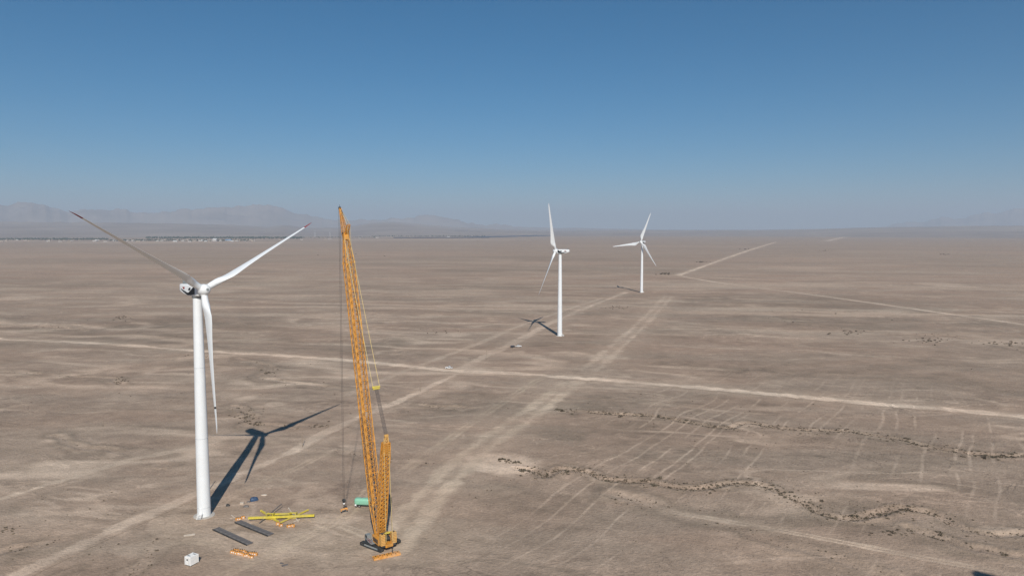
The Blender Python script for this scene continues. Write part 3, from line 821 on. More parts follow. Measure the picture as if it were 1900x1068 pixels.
# ---------------------------------------------------------------- the crawler crane
def lattice(mb, p, q, w0, d0, w1, d1, bays, chord=.2, lace=.1, cross=True):
    """four-chord lattice between p and q in the YZ plane; w across X, d in the YZ plane"""
    p, q = Vector(p), Vector(q)
    ax = (q - p).normalized()
    X = Vector((1, 0, 0))
    Nn = ax.cross(X).normalized()
    def cor(t):
        c = p.lerp(q, t)
        w, d = w0 + (w1 - w0) * t, d0 + (d1 - d0) * t
        return [c + X * (a * w / 2) + Nn * (b * d / 2) for a, b in ((-1, -1), (1, -1), (1, 1), (-1, 1))]
    A, B = cor(0), cor(1)
    for i in range(4): mb.bar(A[i], B[i], chord, chord, up=Nn)
    for k in range(bays):
        u, v = cor(k / bays), cor((k + 1) / bays)
        for i in range(4):
            j = (i + 1) % 4
            if cross or k % 2 == 0: mb.bar(u[i], v[j], lace)
            if cross or k % 2 == 1: mb.bar(u[j], v[i], lace)
            mb.bar(u[i], u[j], lace)
    for i in range(4): mb.bar(B[i], B[(i + 1) % 4], lace * 1.3)
def crane():
    th = math.atan2(-HEAD[0], HEAD[1])
    o = empty('crawler_crane', (CRANE[0], CRANE[1], 0), th)
    tag(o, 'tall orange lattice boom crawler crane beside the large white turbine', 'crane')
    foot, head = Vector((0, 1.3, 3.0)), Vector((0, 24.0, 97.6))
    ax = (head - foot)
    Lb = ax.length; ax.normalize()
    # boom: tapered foot, nine parallel sections, tapered top
    cuts = [0, 9.5] + [9.5 + (Lb - 9.5 - 8) * k / 8 for k in range(1, 9)] + [Lb]
    W, Dp = 3.0, 2.7
    for k in range(len(cuts) - 1):
        a, b = foot + ax * (cuts[k] + .04), foot + ax * (cuts[k + 1] - .04)
        w0, d0, w1, d1 = W, Dp, W, Dp
        if k == 0: w0, d0 = 2.2, .7
        if k == len(cuts) - 2: w1, d1 = 1.6, 1.3
        mb = MB()
        lattice(mb, a, b, w0, d0, w1, d1, max(4, round((b - a).length / 2.6)), .28, .10)
        # walkway grating laid along the upper face
        Nn = ax.cross(Vector((1, 0, 0))).normalized()
        s = .5
        if 0 < k < len(cuts) - 2:
            mb.bar(a + Nn * .9, b + Nn * .9, .62, .05, up=Nn)
        sec = mb.build('boom_section', M['orange'], o)
        con = MB()
        for sx in (-1, 1):
            for sn in (-1, 1):
                con.box(b + Vector((sx * w1 / 2, 0, 0)) + Nn * (sn * d1 / 2), (.42, .42, .5))
        con.build('connector_pin', M['orange_l'], sec)
    # head with sheaves
    hd = MB()
    hd.box(head + Vector((0, .25, .9)), (1.9, 1.7, 2.2), Matrix.Rotation(R(-13), 3, 'X'), bev=.12)
    hd.build('boom_head', M['orange'], o)
    for k in range(4): MB().tube(Vector((-.75 + k * .5 - .1, 25.0, 99.3)), Vector((-.75 + k * .5 + .1, 25.0, 99.3)), .75, 18).build('head_sheave', M['crane_dark'], o)
    jb = MB(); lattice(jb, (0, 24.9, 99.3), (0, 28.9, 108.2), 1.5, 1.9, .5, .45, 7, .17, .09)
    jb.build('jib', M['orange'], o)
    js = MB().tube((-.3, 29.2, 108.3), (.3, 29.2, 108.3), .5, 16).tube((-.06, 29.2, 108.3), (-.06, 29.2, 109.5), .05, 6)
    js.build('jib_sheave', M['crane_dark'], o)
    st = MB(); lattice(st, (0, 24.2, 99.0), (0, 21.6, 102.6), 1.3, .8, .9, .4, 4, .16, .09)
    st.build('jib_strut', M['orange'], o)
    sl = MB()
    for sx in (-.4, .4): sl.tube((sx, 21.6, 102.6), (sx * .4, 28.6, 107.9), .05, 6); sl.tube((sx, 21.6, 102.6), (sx * 2, 20.5, 84), .05, 6)
    sl.build('jib_stay', M['pendant'], o)
    # mast
    mt = Vector((0, -5.2, 36.2)); mf = Vector((0, -.6, 3.2))
    ma = (mt - mf).normalized(); Lm = (mt - mf).length
    for k, (a, b, w0, d0, w1, d1) in enumerate(((0, 6, 1.9, .6, 2.5, 1.7), (6, 13.3, 2.5, 1.7, 2.5, 1.7), (13.3, 20.6, 2.5, 1.7, 2.5, 1.7), (20.6, 27.9, 2.5, 1.7, 2.5, 1.7), (27.9, Lm - 1.6, 2.5, 1.7, 2.2, 1.3))):
        mb = MB(); lattice(mb, mf + ma * (a + .03), mf + ma * (b - .03), w0, d0, w1, d1, 5, .26, .14)
        mb.bar(mf + ma * (a + .1), mf + ma * (b - .1), .7, .05, up=ma.cross(Vector((1, 0, 0))))
        mb.build('mast_section', M['orange'], o)
    mh = MB(); lattice(mh, mf + ma * (Lm - 1.58), mt + ma * .6, 1.2, .9, .7, .6, 2, .2, .12); mh.box(mt + ma * .7, (1.3, .7, .7), bev=.08)
    mh.build('mast_head', M['orange_l'], o)
    # pendants, luffing reeving
    bh = Vector((0, 23.2, 97.6)); eq = mt.lerp(bh, .24)
    e = MB().box(eq, (2.6, .6, .55), Matrix.Rotation(R(25), 3, 'X'), bev=.08).tube(eq + Vector((-1.1, 0, -.5)), eq + Vector((1.1, 0, -.5)), .35, 12)
    e.build('equaliser_beam', M['yellow'], o)
    for sx in (-1, 1): MB().tube(eq + Vector((sx * 1.15, 0, .2)), bh + Vector((sx * .95, 0, 0)), .075, 6).build('boom_pendant', M['pendant'], o)
    rv = MB()
    for k in range(6): rv.tube(eq + Vector((-.55 + k * .22, 0, -.4)), mt + Vector((-.55 + k * .22, 0, .6)), .05, 5)
    rv.build('luffing_rope', M['rope'], o)
    bs = MB()
    for sx in (-1.1, 1.1): bs.tube(mt + Vector((sx * .7, 0, 0)), Vector((sx, -6.6, 3.4)), .07, 6)
    bs.build('back_stay', M['pendant'], o)
    # hoist rope and hook
    hx = 30.0
    hr = MB()
    for sx in (-.22, .22): hr.tube((sx, 29.6, 108.4), (sx, hx, 5.4), .05, 5)
    hr.tube((0, 28.7, 108.5), (0, 21.9, 102.7), .04, 5).tube((0, 21.9, 102.7), (0, -1.2, 4.2), .04, 5)
    hr.build('hoist_rope', M['rope'], o)
    hb = MB().box((0, hx, 4.6), (.75, .55, 1.3), bev=.12).tube((-.45, hx, 4.9), (.45, hx, 4.9), .55, 16)
    hb.build('hook_block', M['crane_dark'], o)
    MB().box((0, hx, 3.75), (.6, .5, .5), bev=.08).build('hook_swivel', M['box_white'], o)
    hk = MB()
    pts = [(0, 3.5), (0, 3.1), (.22, 2.85), (.3, 2.55), (.12, 2.3), (-.15, 2.25), (-.32, 2.45)]
    for (a, b), (c, d) in zip(pts[:-1], pts[1:]): hk.tube((a, hx, b), (c, hx, d), .12, 8)
    hk.build('hook', M['crane_dark'], o)
    sb = MB().box((0, hx, 1.75), (2.6, .5, .45), bev=.06).bar((-1.1, hx, 1.9), (0, hx, 2.3), .08).bar((1.1, hx, 1.9), (0, hx, 2.3), .08).box((-1.1, hx, 1.3), (.25, .4, .5)).box((1.1, hx, 1.3), (.25, .4, .5))
    sb.build('sling_beam', M['block'], o)
    # revolving upper works
    up = MB().box((0, -1.6, 2.0), (2.6, 10.2, .9), bev=.12)
    up.box((0, -.6, 2.75), (1.9, 4.8, .7), bev=.08)
    up.build('turntable_frame', M['orange'], o)
    MB().lathe([(1.7, 1.2), (1.7, 1.55)], 30).build('slew_ring', M['crane_dark'], o)
    for sx in (-1, 1):
        h = MB().box((sx * 2.05, -2.3, 2.75), (1.35, 4.4, 2.1), bev=.1)
        hs = h.build('engine_house', M['orange'], o)
        lv = MB()
        for k in range(5): lv.box((sx * 2.74, -3.6 + k * .7, 2.9), (.06, .5, 1.2))
        lv.build('louvre', M['crane_dark'], hs)
    for k, (y, z, r) in enumerate(((-1.2, 3.6, .75), (-2.9, 3.6, .75), (-4.3, 3.4, .6))):
        w = MB().tube((-.95, y, z), (.95, y, z), r, 18)
        for s in (-.95, .95): w.tube((s - .06, y, z), (s + .06, y, z), r + .28, 18)
        w.build('winch_drum', M['crane_dark'], o)
    MB().box((0, -5.6, 2.0), (4.9, 1.5, .55), bev=.06).build('counterweight_base', M['crane_dark'], o)
    for sx in (-1, 1):
        for k in range(7):
            MB().box((sx * 1.95 + random.uniform(-.03, .03), -5.6 + random.uniform(-.03, .03), 2.53 + k * .5), (1.5, 1.6, .37), bev=.06).build('counterweight_slab', M['orange_l'], o)
        MB().box((sx * 1.95, -5.6, 5.9), (.5, .5, .25), bev=.04).build('lifting_lug', M['crane_dark'], o)
    MB().box((.75, -3.9, 5.05), (2.2, .8, .28), bev=.05).build('cross_beam', M['yellow'], o)
    # cab on the left front
    cb = MB().prism([(1.4, 1.7), (3.4, 1.7), (3.5, 2.5), (3.1, 3.4), (1.4, 3.4)], -3.9, -2.5, 'x')
    c = cb.build('cab', M['grey'], o)
    MB().prism([(1.6, 2.4), (3.15, 2.4), (2.95, 3.25), (1.6, 3.25)], -3.93, -2.47, 'x').build('side_window', M['glass'], c)
    MB().bar((-3.2, 3.5, 2.55), (-3.2, 3.17, 3.3), 1.2, .05, up=(0, .8, .5)).build('windscreen', M['glass'], c)
    pf = MB().box((-3.2, -.5, 1.75), (1.8, 3.0, .1))
    pf.build('walkway', M['grey'], o)
    rl = MB()
    for y in (-1.9, -.6, .7):
        rl.bar((-4.05, y, 1.8), (-4.05, y, 2.95), .05)
    for z in (2.4, 2.95): rl.bar((-4.05, -1.9, z), (-4.05, .7, z), .05)
    rl.build('guard_rail', M['red'], o)
    # carbody and crawlers, turned against the upper works
    tdir = GL([(663, 1012)])[0] - GL([(702, 1027)])[0]
    ta = math.atan2(-tdir[0], tdir[1]) - th
    cbm = MB().box((0, 0, .95), (5.2, 3.0, .7), bev=.1)
    for sy in (-1, 1): cbm.box((0, sy * 1.7, .95), (6.6, .8, .6), bev=.08)
    cbm.build('carbody', M['crane_dark'], o, rot=(0, 0, ta))
    LT, HT = 9.6, 1.35
    for sx in (-1, 1):
        cx = sx * 3.75
        rr = HT / 2 - .08
        prof = []
        for k in range(9): a = R(90 - 22.5 * k); prof.append((LT / 2 - rr + rr * math.cos(a), HT / 2 + rr * math.sin(a)))
        for k in range(9): a = R(270 - 22.5 * k); prof.append((-LT / 2 + rr + rr * math.cos(a), HT / 2 + rr * math.sin(a)))
        fr = MB().prism([(y * .93, HT / 2 + (z - HT / 2) * .7) for y, z in prof], cx - .42, cx + .42, 'x')
        tr = fr.build('crawler', M['crane_dark'], o, rot=(0, 0, ta))
        sh = MB()
        per = prof + [prof[0]]
        seg = [math.hypot(b[0] - a[0], b[1] - a[1]) for a, b in zip(per[:-1], per[1:])]
        tot = sum(seg); ns = 62
        for k in range(ns):
            d = (k + .5) / ns * tot
            for (a, b), l in zip(zip(per[:-1], per[1:]), seg):
                if d <= l: break
                d -= l
            t = d / l
            y, z = a[0] + (b[0] - a[0]) * t, a[1] + (b[1] - a[1]) * t
            an = math.atan2(b[1] - a[1], b[0] - a[0])
            sh.box((cx, y, z), (1.25, tot / ns * .86, .14), Matrix.Rotation(an, 3, 'X'))
        s_ = sh.build('track_shoes', M['crane_dark'], tr); s_['kind'] = 'stuff'
        for k in range(9): MB().tube((cx - .5, -3.6 + k * .9, .42), (cx + .5, -3.6 + k * .9, .42), .3, 12).build('track_roller', M['crane_dark'], tr)
        for s in (-1, 1): MB().tube((cx - .5, s * (LT / 2 - rr), HT / 2), (cx + .5, s * (LT / 2 - rr), HT / 2), rr * .86, 18).build('drive_sprocket', M['crane_dark'], tr)
        MB().box((cx, 0, HT / 2 + .02), (1.1, LT * .62, .5), bev=.06).build('crawler_frame', M['grey'], tr)
    # rope from the mast to the ballast tray
    return o, th
crane_o, crane_th = crane()

# ballast tray on the ground behind the crane
def ballast():
    a, b = G(693, 1040), G(743, 1029)
    c = (a + b) / 2 + np.array((-.3, .9, 0))
    rz = math.atan2(b[1] - a[1], b[0] - a[0])
    o = empty('ballast_tray', (c[0], c[1], 0), rz)
    tag(o, 'flat orange ballast tray on the ground behind the crane', 'ballast tray')
    m = MB().box((0, 0, .18), (8.6, 2.2, .24), bev=.04)
    for s in (-1, 1): m.box((0, s * 1.0, .42), (8.6, .18, .36), bev=.03); m.box((s * 4.2, 0, .42), (.2, 1.8, .36), bev=.03)
    m.build('tray', M['block'], o)
    for k in range(6):
        MB().box((-3.45 + k * 1.38, random.uniform(-.05, .05), .55), (1.2, 1.6, .5), Matrix.Rotation(random.uniform(-.03, .03), 3, 'Z'), bev=.06).build('ballast_slab', M['block' if k % 3 else 'orange'], o)
        MB().box((-3.45 + k * 1.38, 0, .87), (.45, .3, .14), bev=.03).build('lifting_lug', M['crane_dark'], o)
    p = MB().tube((1.9, .2, .8), (1.9, .2, 2.1), .12, 8).box((1.9, .2, 2.25), (.5, .4, .35), bev=.05)
    p.build('coupling_post', M['crane_dark'], o)
ballast()

# ---------------------------------------------------------------- yellow lifting spreader on the ground
def spreader():
    pL, pR = G(460.7, 960.5, 1.1), G(583, 955.5, 1.1)
    c = (pL + pR) / 2
    o = empty('lifting_spreader', (c[0], c[1], 0))
    tag(o, 'long yellow lifting frame with crossed arms lying on the ground', 'lifting frame')
    L = lambda p, z: Vector((p[0] - c[0], p[1] - c[1], z))
    def girder(name, a, b, w, h, mat='yellow'):
        mb = MB().bar(a, b, w, h)
        d = (b - a); n = max(3, int(d.length / 2.4))
        for k in range(n + 1): mb.bar(a.lerp(b, k / n) - d.normalized() * .06, a.lerp(b, k / n) + d.normalized() * .06, w * 1.25, h * 1.2)
        return mb.build(name, M[mat], o)
    girder('main_beam', L(pL, 1.15), L(pR, 1.15), .62, .7)
    girder('tie_beam', L(G(503, 953.5, 1.1), 1.15), L(G(541, 951.8, 1.1), 1.15), .45, .5)
    girder('cross_arm', L(G(484.4, 946.5, .5), .5), L(G(516, 967, .5), .5), .5, .5)
    girder('cross_arm', L(G(481.6, 969, .35), .30), L(G(522.3, 942, .35), 1.9), .22, .26, 'mat')
    girder('cross_arm', L(G(514.7, 971, .5), .5), L(G(572, 945, .5), .5), .36, .4)
    for px, py in ((502, 955), (544, 953.5)):
        p = G(px, py, 1.2)
        s = MB()
        for a in (-1, 1):
            s.box(L(p, 1.2) + Vector((a * 1.1, 0, 0)), (.2, 2.2, 1.3), bev=.04)
        s.box(L(p, .35), (2.6, 2.4, .5), bev=.05).box(L(p, 1.75), (2.2, .4, .3), bev=.04)
        s.build('saddle', M['yellow'], o)
spreader()
def pole(p, q, r, m, name, label, cat):
    a, b = G(*p), G(*q)
    c = (a + b) / 2
    o = MB().tube(Vector(a - c) + Vector((0, 0, r)), Vector(b - c) + Vector((0, 0, r)), r, 10).tube(Vector(a - c) + Vector((0, 0, r)), Vector(a - c) * .96 + Vector((0, 0, r)), r * 1.4, 10).build(name, M[m], None, loc=(c[0], c[1], 0))
    tag(o, label, cat)
pole((535.6, 943), (553, 967), .2, 'pale', 'steel_pipe', 'pale pipe lying across under the yellow lifting frame', 'pipe')
pole((545, 968), (556, 964), .16, 'pale', 'timber_baulk', 'short pale timber beside the yellow lifting frame', 'timber')
pole((430, 956), (435, 960.5), .16, 'pale', 'timber_baulk', 'short pale timber left of the orange blocks by the mat', 'timber')

# ---------------------------------------------------------------- crane mats
def crane_mat(corners, label):
    P = [G(*c) for c in corners]            # near-left, far-left, far-right, near-right
    a = (P[0] + P[1]) / 2; b = (P[2] + P[3]) / 2
    L = np.linalg.norm(b - a); w = 2.3
    c = (a + b) / 2
    rz = math.atan2(b[1] - a[1], b[0] - a[0])
    o = empty('crane_mat', (c[0], c[1], 0), rz)
    tag(o, label, 'crane mat', 'dark mats laid on the ground')
    n = 8
    for k in range(n):
        pn = empty_mesh = None
        x = -L / 2 + L * (k + .5) / n
        t = random.uniform(-.012, .012)
        sub = MB()
        for j in range(6):
            sub.box((0, -w / 2 + w * (j + .5) / 6, .22 + random.uniform(-.015, .02)), (L / n * .97, w / 6 * .9, .24), bev=.02)
        sub.box((-L / n * .3, 0, .09), (.2, w, .1)).box((L / n * .3, 0, .09), (.2, w, .1))
        sub.build('mat_panel', M['mat'], o, loc=(x, random.uniform(-.05, .05), 0), rot=(0, 0, t))
    MB().bar((-L / 2, -w / 2 - .12, .28), (L / 2, -w / 2 - .12, .28), .16, .42).build('edge_rail', M['crane_dark'], o)
crane_mat([(396, 982), (405.7, 979), (470, 1007), (459, 1012)], 'dark timber mat nearer the white container')
crane_mat([(437, 969), (446, 966), (508, 990), (498, 995)], 'dark timber mat nearer the yellow lifting frame')

# ---------------------------------------------------------------- orange steel blocks
BLK = []
for k in range(3):
    w, d, h = ((1.15, .8, .8), (.95, .95, .65), (1.3, .65, .95))[k]
    body = MB().box((0, 0, h / 2), (w, d, h), bev=.09)
    for s in (-1, 1): body.box((s * w * .28, 0, h * .5), (.12, d * 1.06, h * 1.04))
    lug = MB()
    for s in (-1, 1): lug.bar((s * w * .22, -.12, h - .05), (s * w * .22, -.12, h + .28), .08).bar((s * w * .22, .12, h - .05), (s * w * .22, .12, h + .28), .08).bar((s * w * .22, -.16, h + .26), (s * w * .22, .16, h + .26), .08)
    face = MB().box((0, -d / 2 - .03, h * .5), (w * .35, .05, h * .4))
    BLK.append((body.mesh('block_body', M['block']), lug.mesh('lifting_lug', M['crane_dark']), face.mesh('number_plate', M['box_white'])))
def block(p, rz, k, label, group, z=0):
    o = empty('steel_block', (p[0], p[1], z), rz)
    tag(o, label, 'steel block', group)
    for n, me in zip(('block_body', 'lifting_lug', 'face_plate'), BLK[k]): link(n, me, o)
a, b = G(431, 1023), G(473, 1032)
for i in range(20):
    t = (i // 2 + .5) / 10
    p = a + (b - a) * t + np.array((.35, .85, 0)) * (-.75 if i % 2 else .75) + np.array((random.uniform(-.15, .15), random.uniform(-.2, .2), 0))
    block(p, random.uniform(-.6, .3), random.randrange(3), 'orange steel block in the long heap beside the dark mats', 'orange blocks heaped beside the mats')
for pts, lab, grp in ((((440, 964), (445, 963), (451, 961.5)), 'orange steel block at the end of the far dark mat', 'orange blocks at the mat end'),
                      (((516, 973), (521, 975.5)), 'orange steel block below the crossed yellow arm', 'orange blocks below the yellow arm'),
                      (((535, 977), (540, 976), (544, 976.5)), 'orange steel block beside the short pale timber', 'orange blocks beside the timber')):
    for i, q in enumerate(pts):
        block(G(*q), random.uniform(-1, 1), (i + len(pts)) % 3, lab, grp)

# ---------------------------------------------------------------- white site container
def container():
    near = G(353.6, 1050.6)
    rz = math.atan2(-.42, .907)          # direction of the short side, left to right
    o = empty('site_container', (near[0], near[1], 0), rz)
    tag(o, 'white metal site container standing alone near the orange heap', 'container')
    w, l, h = 2.44, 3.0, 2.6            # short side lies to -X, long side to +Y
    MB().box((-w / 2, l / 2, .12), (w - .1, l - .1, .14)).build('skid_base', M['crane_dark'], o)
    MB().box((-w / 2, l / 2, .15 + h / 2), (w - .12, l - .12, h - .1)).build('inner_shell', M['box_white'], o)
    for sx in (0, 1):
        for sy in (0, 1): MB().box((-w * sx + (.06 if sx else -.06), l * sy + (-.06 if sy else .06), .15 + h / 2), (.14, .14, h), bev=.02).build('corner_post', M['box_white'], o)
    for k in range(12):
        MB().box((-.03, .2 + (l - .4) * (k + .5) / 12, .15 + h / 2), (.05, .13, h - .2)).build('wall_rib', M['box_white'], o)
        MB().box((-w + .03, .2 + (l - .4) * (k + .5) / 12, .15 + h / 2), (.05, .13, h - .2)).build('wall_rib', M['box_white'], o)
    for s in (-1, 1): MB().box((-w / 2 + s * .56, .025, .15 + h / 2), (1.05, .06, h - .3), bev=.02).build('door_leaf', M['box_white'], o)
    MB().box((-w / 2 - .12, -.02, 1.85), (.52, .06, .5), bev=.02).build('window', M['glass'], o)
    for s in (-.8, .35, .75): MB().tube((-w / 2 + s, -.03, .35), (-w / 2 + s, -.03, 2.5), .025, 6).build('locking_bar', M['grey'], o)
    for k in range(4):
        MB().box((-w / 2, .42 + k * .72, .15 + h + .03), (w - .3, .5, .07), bev=.02).build('roof_panel', M['box_white'], o)
    for k in (0, 2): MB().box((-w / 2 + .3 * (k - 1), .78 + k * .72, .15 + h + .08), (1.1, .14, .09)).build('roof_vent', M['crane_dark'], o)
container()

# ---------------------------------------------------------------- mint green tank trailer behind the boom
def tank():
    p = G(672, 941)
    o = empty('tank_trailer', (p[0], p[1] + 1.0, 0), R(-6))
    tag(o, 'mint green rounded tank trailer parked behind the crane boom', 'tank trailer')
    rings = []
    for x, k in ((-2.9, .55), (-2.78, .8), (-2.5, .95), (-2.0, 1), (0, 1), (2.0, 1), (2.5, .95), (2.78, .8), (2.9, .55)):
        ring = []
        for i in range(28):
            a = 2 * math.pi * i / 28
            ca, sa = math.cos(a), math.sin(a)
            q = (abs(ca) ** 3.2 + abs(sa) ** 3.2) ** (-1 / 3.2)
            ring.append((x, 1.2 * k * q * ca, 2.0 + 1.25 * k * q * sa))
        rings.append(ring)
    MB().loft(rings).build('tank', M['green'], o, smooth=True)
    for x in (-1.9, -.6, .7, 2.0):
        r = []
        for dx in (-.05, .05):
            ring = []
            for i in range(28):
                a = 2 * math.pi * i / 28
                q = (abs(math.cos(a)) ** 3.2 + abs(math.sin(a)) ** 3.2) ** (-1 / 3.2)
                ring.append((x + dx, 1.225 * q * math.cos(a), 2.0 + 1.275 * q * math.sin(a)))
            r.append(ring)
        MB().loft(r).build('hoop', M['green'], o)
    MB().tube((-.2, 0, 3.2), (-.2, 0, 3.42), .36, 16).build('manhole', M['grey'], o)
    MB().box((0, -.5, .72), (5.6, .16, .22)).box((0, .5, .72), (5.6, .16, .22)).box((3.2, 0, .6), (1.2, .2, .16)).build('chassis', M['crane_dark'], o)
    for x in (-2.1, -.9):
        for s in (-1, 1):
            w = MB().tube((x, s * .85, .5), (x, s * 1.12, .5), .5, 18).build('wheel', M['rubber'], o)
            MB().tube((x, s * 1.1, .5), (x, s * 1.14, .5), .26, 12).build('rim', M['chrome'], w)
    MB().box((-2.3, -1.2, .95), (.6, .3, .5), bev=.03).build('pump_box', M['box_white'], o)
tank()

# ---------------------------------------------------------------- vehicles
def vehicle(p, rz, kind, m, label):
    o = empty('pickup_truck' if kind == 'pickup' else 'off_road_car', (p[0], p[1], 0.06), rz)
    tag(o, label, 'pickup' if kind == 'pickup' else 'car')
    lo = [(-2.6, .45), (2.5, .45), (2.62, .75), (2.55, 1.0), (1.3, 1.12)]
    if kind == 'pickup': up = [(.75, 1.12), (.25, 1.8), (-.85, 1.82), (-1.0, 1.12), (-2.6, 1.1)]
    else: up = [(.9, 1.15), (.4, 1.85), (-2.1, 1.85), (-2.5, 1.2), (-2.6, 1.0)]
    MB().prism(lo + up, -.93, .93, 'y').build('body', M[m], o)
    gl = [(.62, 1.17), (.22, 1.72), (-.8, 1.74), (-.92, 1.17)] if kind == 'pickup' else [(.75, 1.2), (.35, 1.75), (-2.0, 1.75), (-2.3, 1.22)]
    MB().prism(gl, -.945, .945, 'y').build('side_window', M['glass'], o)
    MB().bar((.78 if kind == 'pickup' else .93, 0, 1.16), (.27 if kind == 'pickup' else .43, 0, 1.8), 1.6, .03, up=(1, 0, 1)).build('windscreen', M['glass'], o)
    if kind == 'pickup': MB().box((-1.8, 0, 1.12), (1.45, 1.6, .03)).build('load_bed', M['crane_dark'], o)
    for x in (-1.6, 1.65):
        for s in (-1, 1):
            w = MB().tube((x, s * .72, .38), (x, s * .97, .38), .4, 18).build('wheel', M['rubber'], o)
            MB().tube((x, s * .96, .38), (x, s * .985, .38), .22, 12).build('rim', M['chrome'], w)
    for s in (-.65, .65):
        MB().box((2.58, s, .82), (.08, .35, .16)).build('headlight', M['box_white'], o)
        MB().box((-2.61, s * 1.2, .85), (.05, .15, .25)).build('tail_light', M['red'], o)
    MB().box((2.62, 0, .55), (.14, 1.8, .22), bev=.03).build('bumper', M['grey'], o)
vehicle(G(833, 683.5), R(172), 'pickup', 'carwhite', 'white pickup driving on the pale main road')
vehicle(G(962, 643.5), R(5), 'pickup', 'carwhite', 'white pickup parked on the track before the side on turbine')
vehicle(G(951.5, 644.5), R(60), 'car', 'darkcar', 'dark car parked beside a white pickup on the track')

# ---------------------------------------------------------------- poles along the turbine road
for i, q in enumerate(((389, 907), (561, 829), (780, 726), (903, 667))):
    p = G(*q)
    o = MB().tube((0, 0, -.3), (0, 0, 7.2), .16, 10, r2=.11).bar((-.55, 0, 6.8), (.55, 0, 6.8), .12).tube((-.5, 0, 6.86), (-.5, 0, 7.05), .05, 6).tube((.5, 0, 6.86), (.5, 0, 7.05), .05, 6).build('utility_pole', M['pole'], None, loc=(p[0], p[1], 0), rot=(0, 0, R(-68)))
    tag(o, ('thin tan utility pole just behind the large turbine tower', 'thin tan utility pole beside the turbine road near the blade shadow', 'thin tan utility pole beside the turbine road just before the main road', 'thin tan utility pole beside the track just beyond the main road')[i], 'pole', 'poles along the turbine road')

# ---------------------------------------------------------------- odds and ends on the pad
def lump(name, p, size, m, label, cat, seed, n=9, rz=0.0):
    rings = []
    k = 7
    for j in range(k):
        ph = j / (k - 1) * math.pi / 2
        rr = math.cos(ph) ** .6 if j < k - 1 else .02
        ring = []
        for i in range(18):
            a = 2 * math.pi * i / 18
            q = (abs(math.cos(a)) ** 3 + abs(math.sin(a)) ** 3) ** (-1 / 3)
            jn = 1 + .13 * math.sin(3 * a + seed) + .09 * math.sin(7 * a + seed * 2 + j) + random.uniform(-.04, .04)
            ring.append((size[0] / 2 * rr * q * math.cos(a) * jn, size[1] / 2 * rr * q * math.sin(a) * jn, size[2] * math.sin(ph) * (1 + .08 * math.sin(2 * a + seed))))
        rings.append(ring)
    o = MB().loft(rings).build(name, M[m], None, smooth=True, loc=(p[0], p[1], 0), rot=(0, 0, rz))
    return tag(o, label, cat)
lump('tarpaulin_bundle', G(471, 928), (2.9, 1.7, 1.35), 'blue', 'lumpy bundle under a blue tarpaulin near the turbine shadow', 'bundle', 1.3, rz=.3)
lump('tarpaulin_bundle', G(423, 938), (1.3, 1.0, .8), 'crane_dark', 'small black wrapped bundle beside the tower foot shadow', 'bundle', 2.1)
lump('gravel_heap', G(457, 939.5), (1.9, 1.2, .6), 'mat', 'small dark heap of gravel near the blue bundle', 'heap', 3.7)
lump('gravel_heap', G(461, 931), (1.2, .9, .5), 'mat', 'tiny dark heap right by the blue bundle', 'heap', 4.2)
lump('gravel_heap', G(490, 918), (2.2, 1.0, .35), 'pale', 'low pale heap beyond the blue bundle', 'heap', 5.1)
def crate(p, rz, s, label):
    o = empty('timber_crate', (p[0], p[1], 0), rz); tag(o, label, 'crate')
    for k in range(3):
        for y in (-1, 1): MB().box((0, y * s[1] / 2, s[2] * (k + .5) / 3), (s[0], .06, s[2] / 3 * .85)).build('side_board', M['pale'], o)
        for x in (-1, 1): MB().box((x * s[0] / 2, 0, s[2] * (k + .5) / 3), (.06, s[1] - .08, s[2] / 3 * .85)).build('end_board', M['pale'], o)
    for k in range(4): MB().box((0, -s[1] / 2 + s[1] * (k + .5) / 4, s[2] + .04), (s[0] + .1, s[1] / 4 * .88, .06)).build('lid_board', M['pale'], o)
crate(G(449, 934), .2, (1.2, .9, .55), 'small pale crate between two dark heaps near the blue bundle')
def planks(c, ang, n, l, name, label, m='pale'):
    p = G(*c)
    o = empty(name, (p[0], p[1], 0), ang); tag(o, label, 'planks')
    for k in range(n): MB().box((random.uniform(-.15, .15), (k - n / 2) * .3, .1 + .06 * (k % 2)), (l, .27, .1), Matrix.Rotation(random.uniform(-.06, .06), 3, 'Z')).build('plank', M[m], o)
planks((352, 992), R(20), 4, 3.4, 'plank_stack', 'pale stack of planks left of the dark mats')
planks((528, 1048), R(35), 3, 1.9, 'plank_stack', 'few dark boards lying below the orange heap', 'mat')
planks((523, 1044.5), R(-20), 2, 1.2, 'plank_stack', 'two short dark boards lying below the orange heap', 'mat')

# ---------------------------------------------------------------- desert shrubs
def shrub_mesh(seed, n=44):
    rd = random.Random(seed)
    mb = MB()
    for k in range(6):
        a = rd.uniform(0, 6.28); t = rd.uniform(.35, .8)
        mb.bar((0, 0, 0), (math.cos(a) * t * .6, math.sin(a) * t * .6, .55 * rd.uniform(.6, 1)), .03, mi=1)
    for k in range(n):
        a, e, r = rd.uniform(0, 6.28), math.asin(rd.uniform(.02, 1)), rd.uniform(.5, 1.0) * (1 + .3 * math.sin(3 * rd.random() + seed))
        c = Vector((r * math.cos(e) * math.cos(a), r * math.cos(e) * math.sin(a), .72 * r * math.sin(e)))
        s = rd.uniform(.16, .34)
        u = Vector((rd.uniform(-1, 1), rd.uniform(-1, 1), rd.uniform(-1, 1))).normalized()
        v = u.orthogonal().normalized()
        mb.add([c - u * s, c + v * s * .6, c + u * s, c - v * s * .5], [(0, 1, 2, 3)], 0)
    me = bpy.data.meshes.new('dry_shrub')
    me.from_pydata(mb.v, [], mb.f)
    me.materials.append(M['shrub']); me.materials.append(M['twig'])
    me.polygons.foreach_set('material_index', mb.m)
    return me
SHR = [shrub_mesh(s) for s in range(6)]
spots = []
